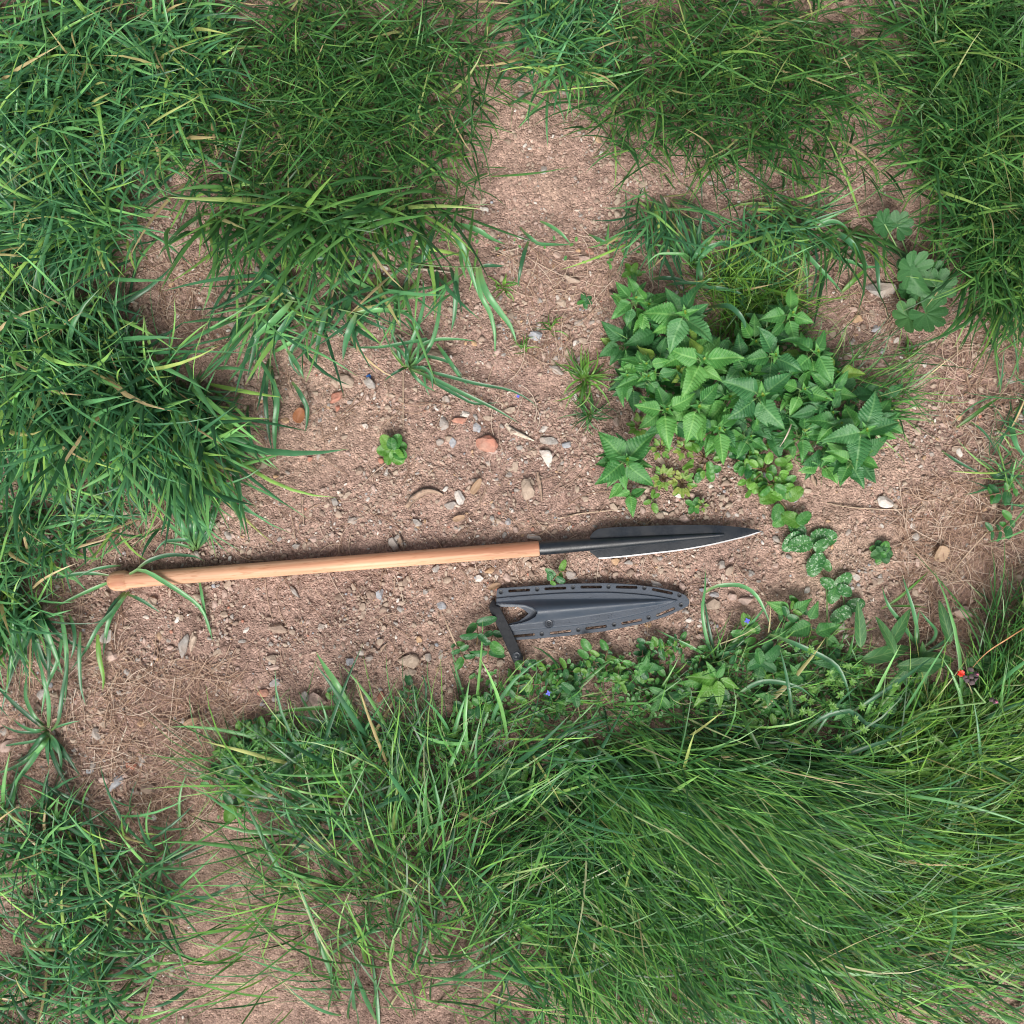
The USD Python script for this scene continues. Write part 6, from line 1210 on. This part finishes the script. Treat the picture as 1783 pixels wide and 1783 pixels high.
body = part(sheath, 'moulded_front', (W3.reshape(-1, 3), np.vstack([f[:, [0, 1, 2]], f[:, [0, 2, 3]]])), M['polymer'], smooth=True)
def ring(c, ro, ri, h_, z0, sides=28):
    prof = np.array([(1e-5, -0.0022), (ri, -0.0022), (ri, h_ * 0.5), (ri + (ro - ri) * .35, h_), (ro - (ro - ri) * .3, h_), (ro, h_ * 0.3), (ro, -0.0003)])
    an = np.arange(sides) * 2 * math.pi / sides
    V = np.stack([prof[:, :1] * np.cos(an), prof[:, :1] * np.sin(an), np.repeat(prof[:, 1:], sides, 1)], -1) + np.array([c[0], c[1], z0])
    k = len(prof); o = (np.arange(k - 1) * sides)[:, None] + np.arange(sides); nx = (np.arange(k - 1) * sides)[:, None] + (np.arange(sides) + 1) % sides
    q = np.stack([o, o + sides, nx + sides, nx], -1).reshape(-1, 4)
    return V.reshape(-1, 3), np.vstack([q[:, [0, 1, 2]], q[:, [0, 2, 3]]])
for i, h_ in enumerate(W2(holes)):
    part(sheath, 'eyelet', ring(h_, 4.1 * S, 2.6 * S, 0.0005, ZB), M['polymer_dark'], smooth=40)
ZP = ZB + 0.0021
stud = W2(zs([(543, 400)]), ZP)[0]
part(sheath, 'snap_stud', ring(stud, 9.6 * S, 7.6 * S, 0.0010, ZP), M['polymer'], smooth=40)
part(sheath, 'snap_stud', ring(stud, 7.0 * S, 3.2 * S, 0.0016, ZP), M['metal_dark'], smooth=40, label='raised metal disc inside the moulded ring')
part(sheath, 'snap_stud', ring(stud, 3.0 * S, 1.2 * S, 0.0020, ZP), M['metal_dark'], smooth=40, label='small central boss of the snap')
def worn(p0, p1, n_, hgt, seed, rows_=1):
    """A worn, unreadable line of tiny raised moulded marks."""
    q = np.random.default_rng(seed); boxes = []
    p0, p1 = zs([p0])[0], zs([p1])[0]
    for r_ in range(rows_):
        for i in range(n_):
            c_ = p0 + (p1 - p0) * (i + 0.5) / n_ + np.array([0, r_ * hgt * 1.5])
            w_ = np.linalg.norm(p1 - p0) / n_
            for _ in range(2):
                hz = q.random() < 0.5
                b_ = trimesh.creation.box((w_ * .6 * S if hz else w_ * .16 * S, hgt * .16 * S if hz else hgt * .8 * S, 0.0003))
                b_.apply_translation(np.r_[W2(np.array([c_ + q.uniform(-.25, .25, 2) * (w_, hgt)]), ZP)[0], ZP + 0.0001]); boxes.append(b_)
    part(sheath, 'worn_moulded_lettering', trimesh.util.concatenate(boxes), M['polymer'], smooth=False, kind='stuff')
worn((190, 196), (405, 186), 8, 4.2, 1); worn((870, 188), (1020, 176), 7, 5, 2); worn((880, 352), (1060, 330), 8, 3, 3, 2); worn((255, 440), (425, 428), 9, 3.2, 4); worn((605, 404), (740, 392), 6, 3.2, 5)
# webbing strap folded over the mouth
c_ = curve(np.c_[zs([(112, 232), (96, 262), (125, 330), (178, 440), (232, 560), (290, 690), (335, 762)]), [7, 13, 16.5, 17.0, 17.0, 14, 10]], 40)
w_ = np.interp(np.linspace(0, 1, 40), [0, 0.1, 0.6, 0.92, 0.97, 1.0], [7.5, 8.8, 9.6, 9.4, 8.2, 4.2])
cen = P(c_[:, 0], c_[:, 1], c_[:, 2] / 1000)
d = np.gradient(cen, axis=0); d /= np.linalg.norm(d, axis=1, keepdims=True)
side = np.stack([-d[:, 1], d[:, 0], 0 * d[:, 0]], 1); side /= np.linalg.norm(side, axis=1, keepdims=True)
up = np.cross(d, side)
sec = [(-1, -.6), (-1.0, .4), (-0.93, 1), (0, 1.05), (.93, 1), (1.0, .4), (1, -.6)]
V = np.stack([cen + side * (w_ * S * s0)[:, None] + up * 0.0011 * s1 for s0, s1 in sec], 1)
k = len(sec); o = (np.arange(39) * k)[:, None] + np.arange(k); nx = (np.arange(39) * k)[:, None] + (np.arange(k) + 1) % k
q_ = np.stack([o, nx, nx + k, o + k], -1).reshape(-1, 4)
F = np.vstack([q_[:, [0, 1, 2]], q_[:, [0, 2, 3]], [[39 * k, 39 * k + i + 1, 39 * k + i] for i in range(1, k - 1)]])
strap = part(sheath, 'webbing_strap', (V.reshape(-1, 3), F), M['nylon'], smooth=40)
sb = P(*zs([(279, 666)])[0], 0.0158)
part(strap, 'snap_button', along(sb, sb + (0, 0.00001, 0.0022), [(0, 0.0001), (0, 7.6 * S), (0.0012, 7.4 * S), (0.0018, 6.0 * S), (0.0015, 4.5 * S), (0.0016, 3.0 * S), (0.0020, 1.5 * S), (0.0020, 0.00002)], 32), M['metal_dark'], smooth=40)
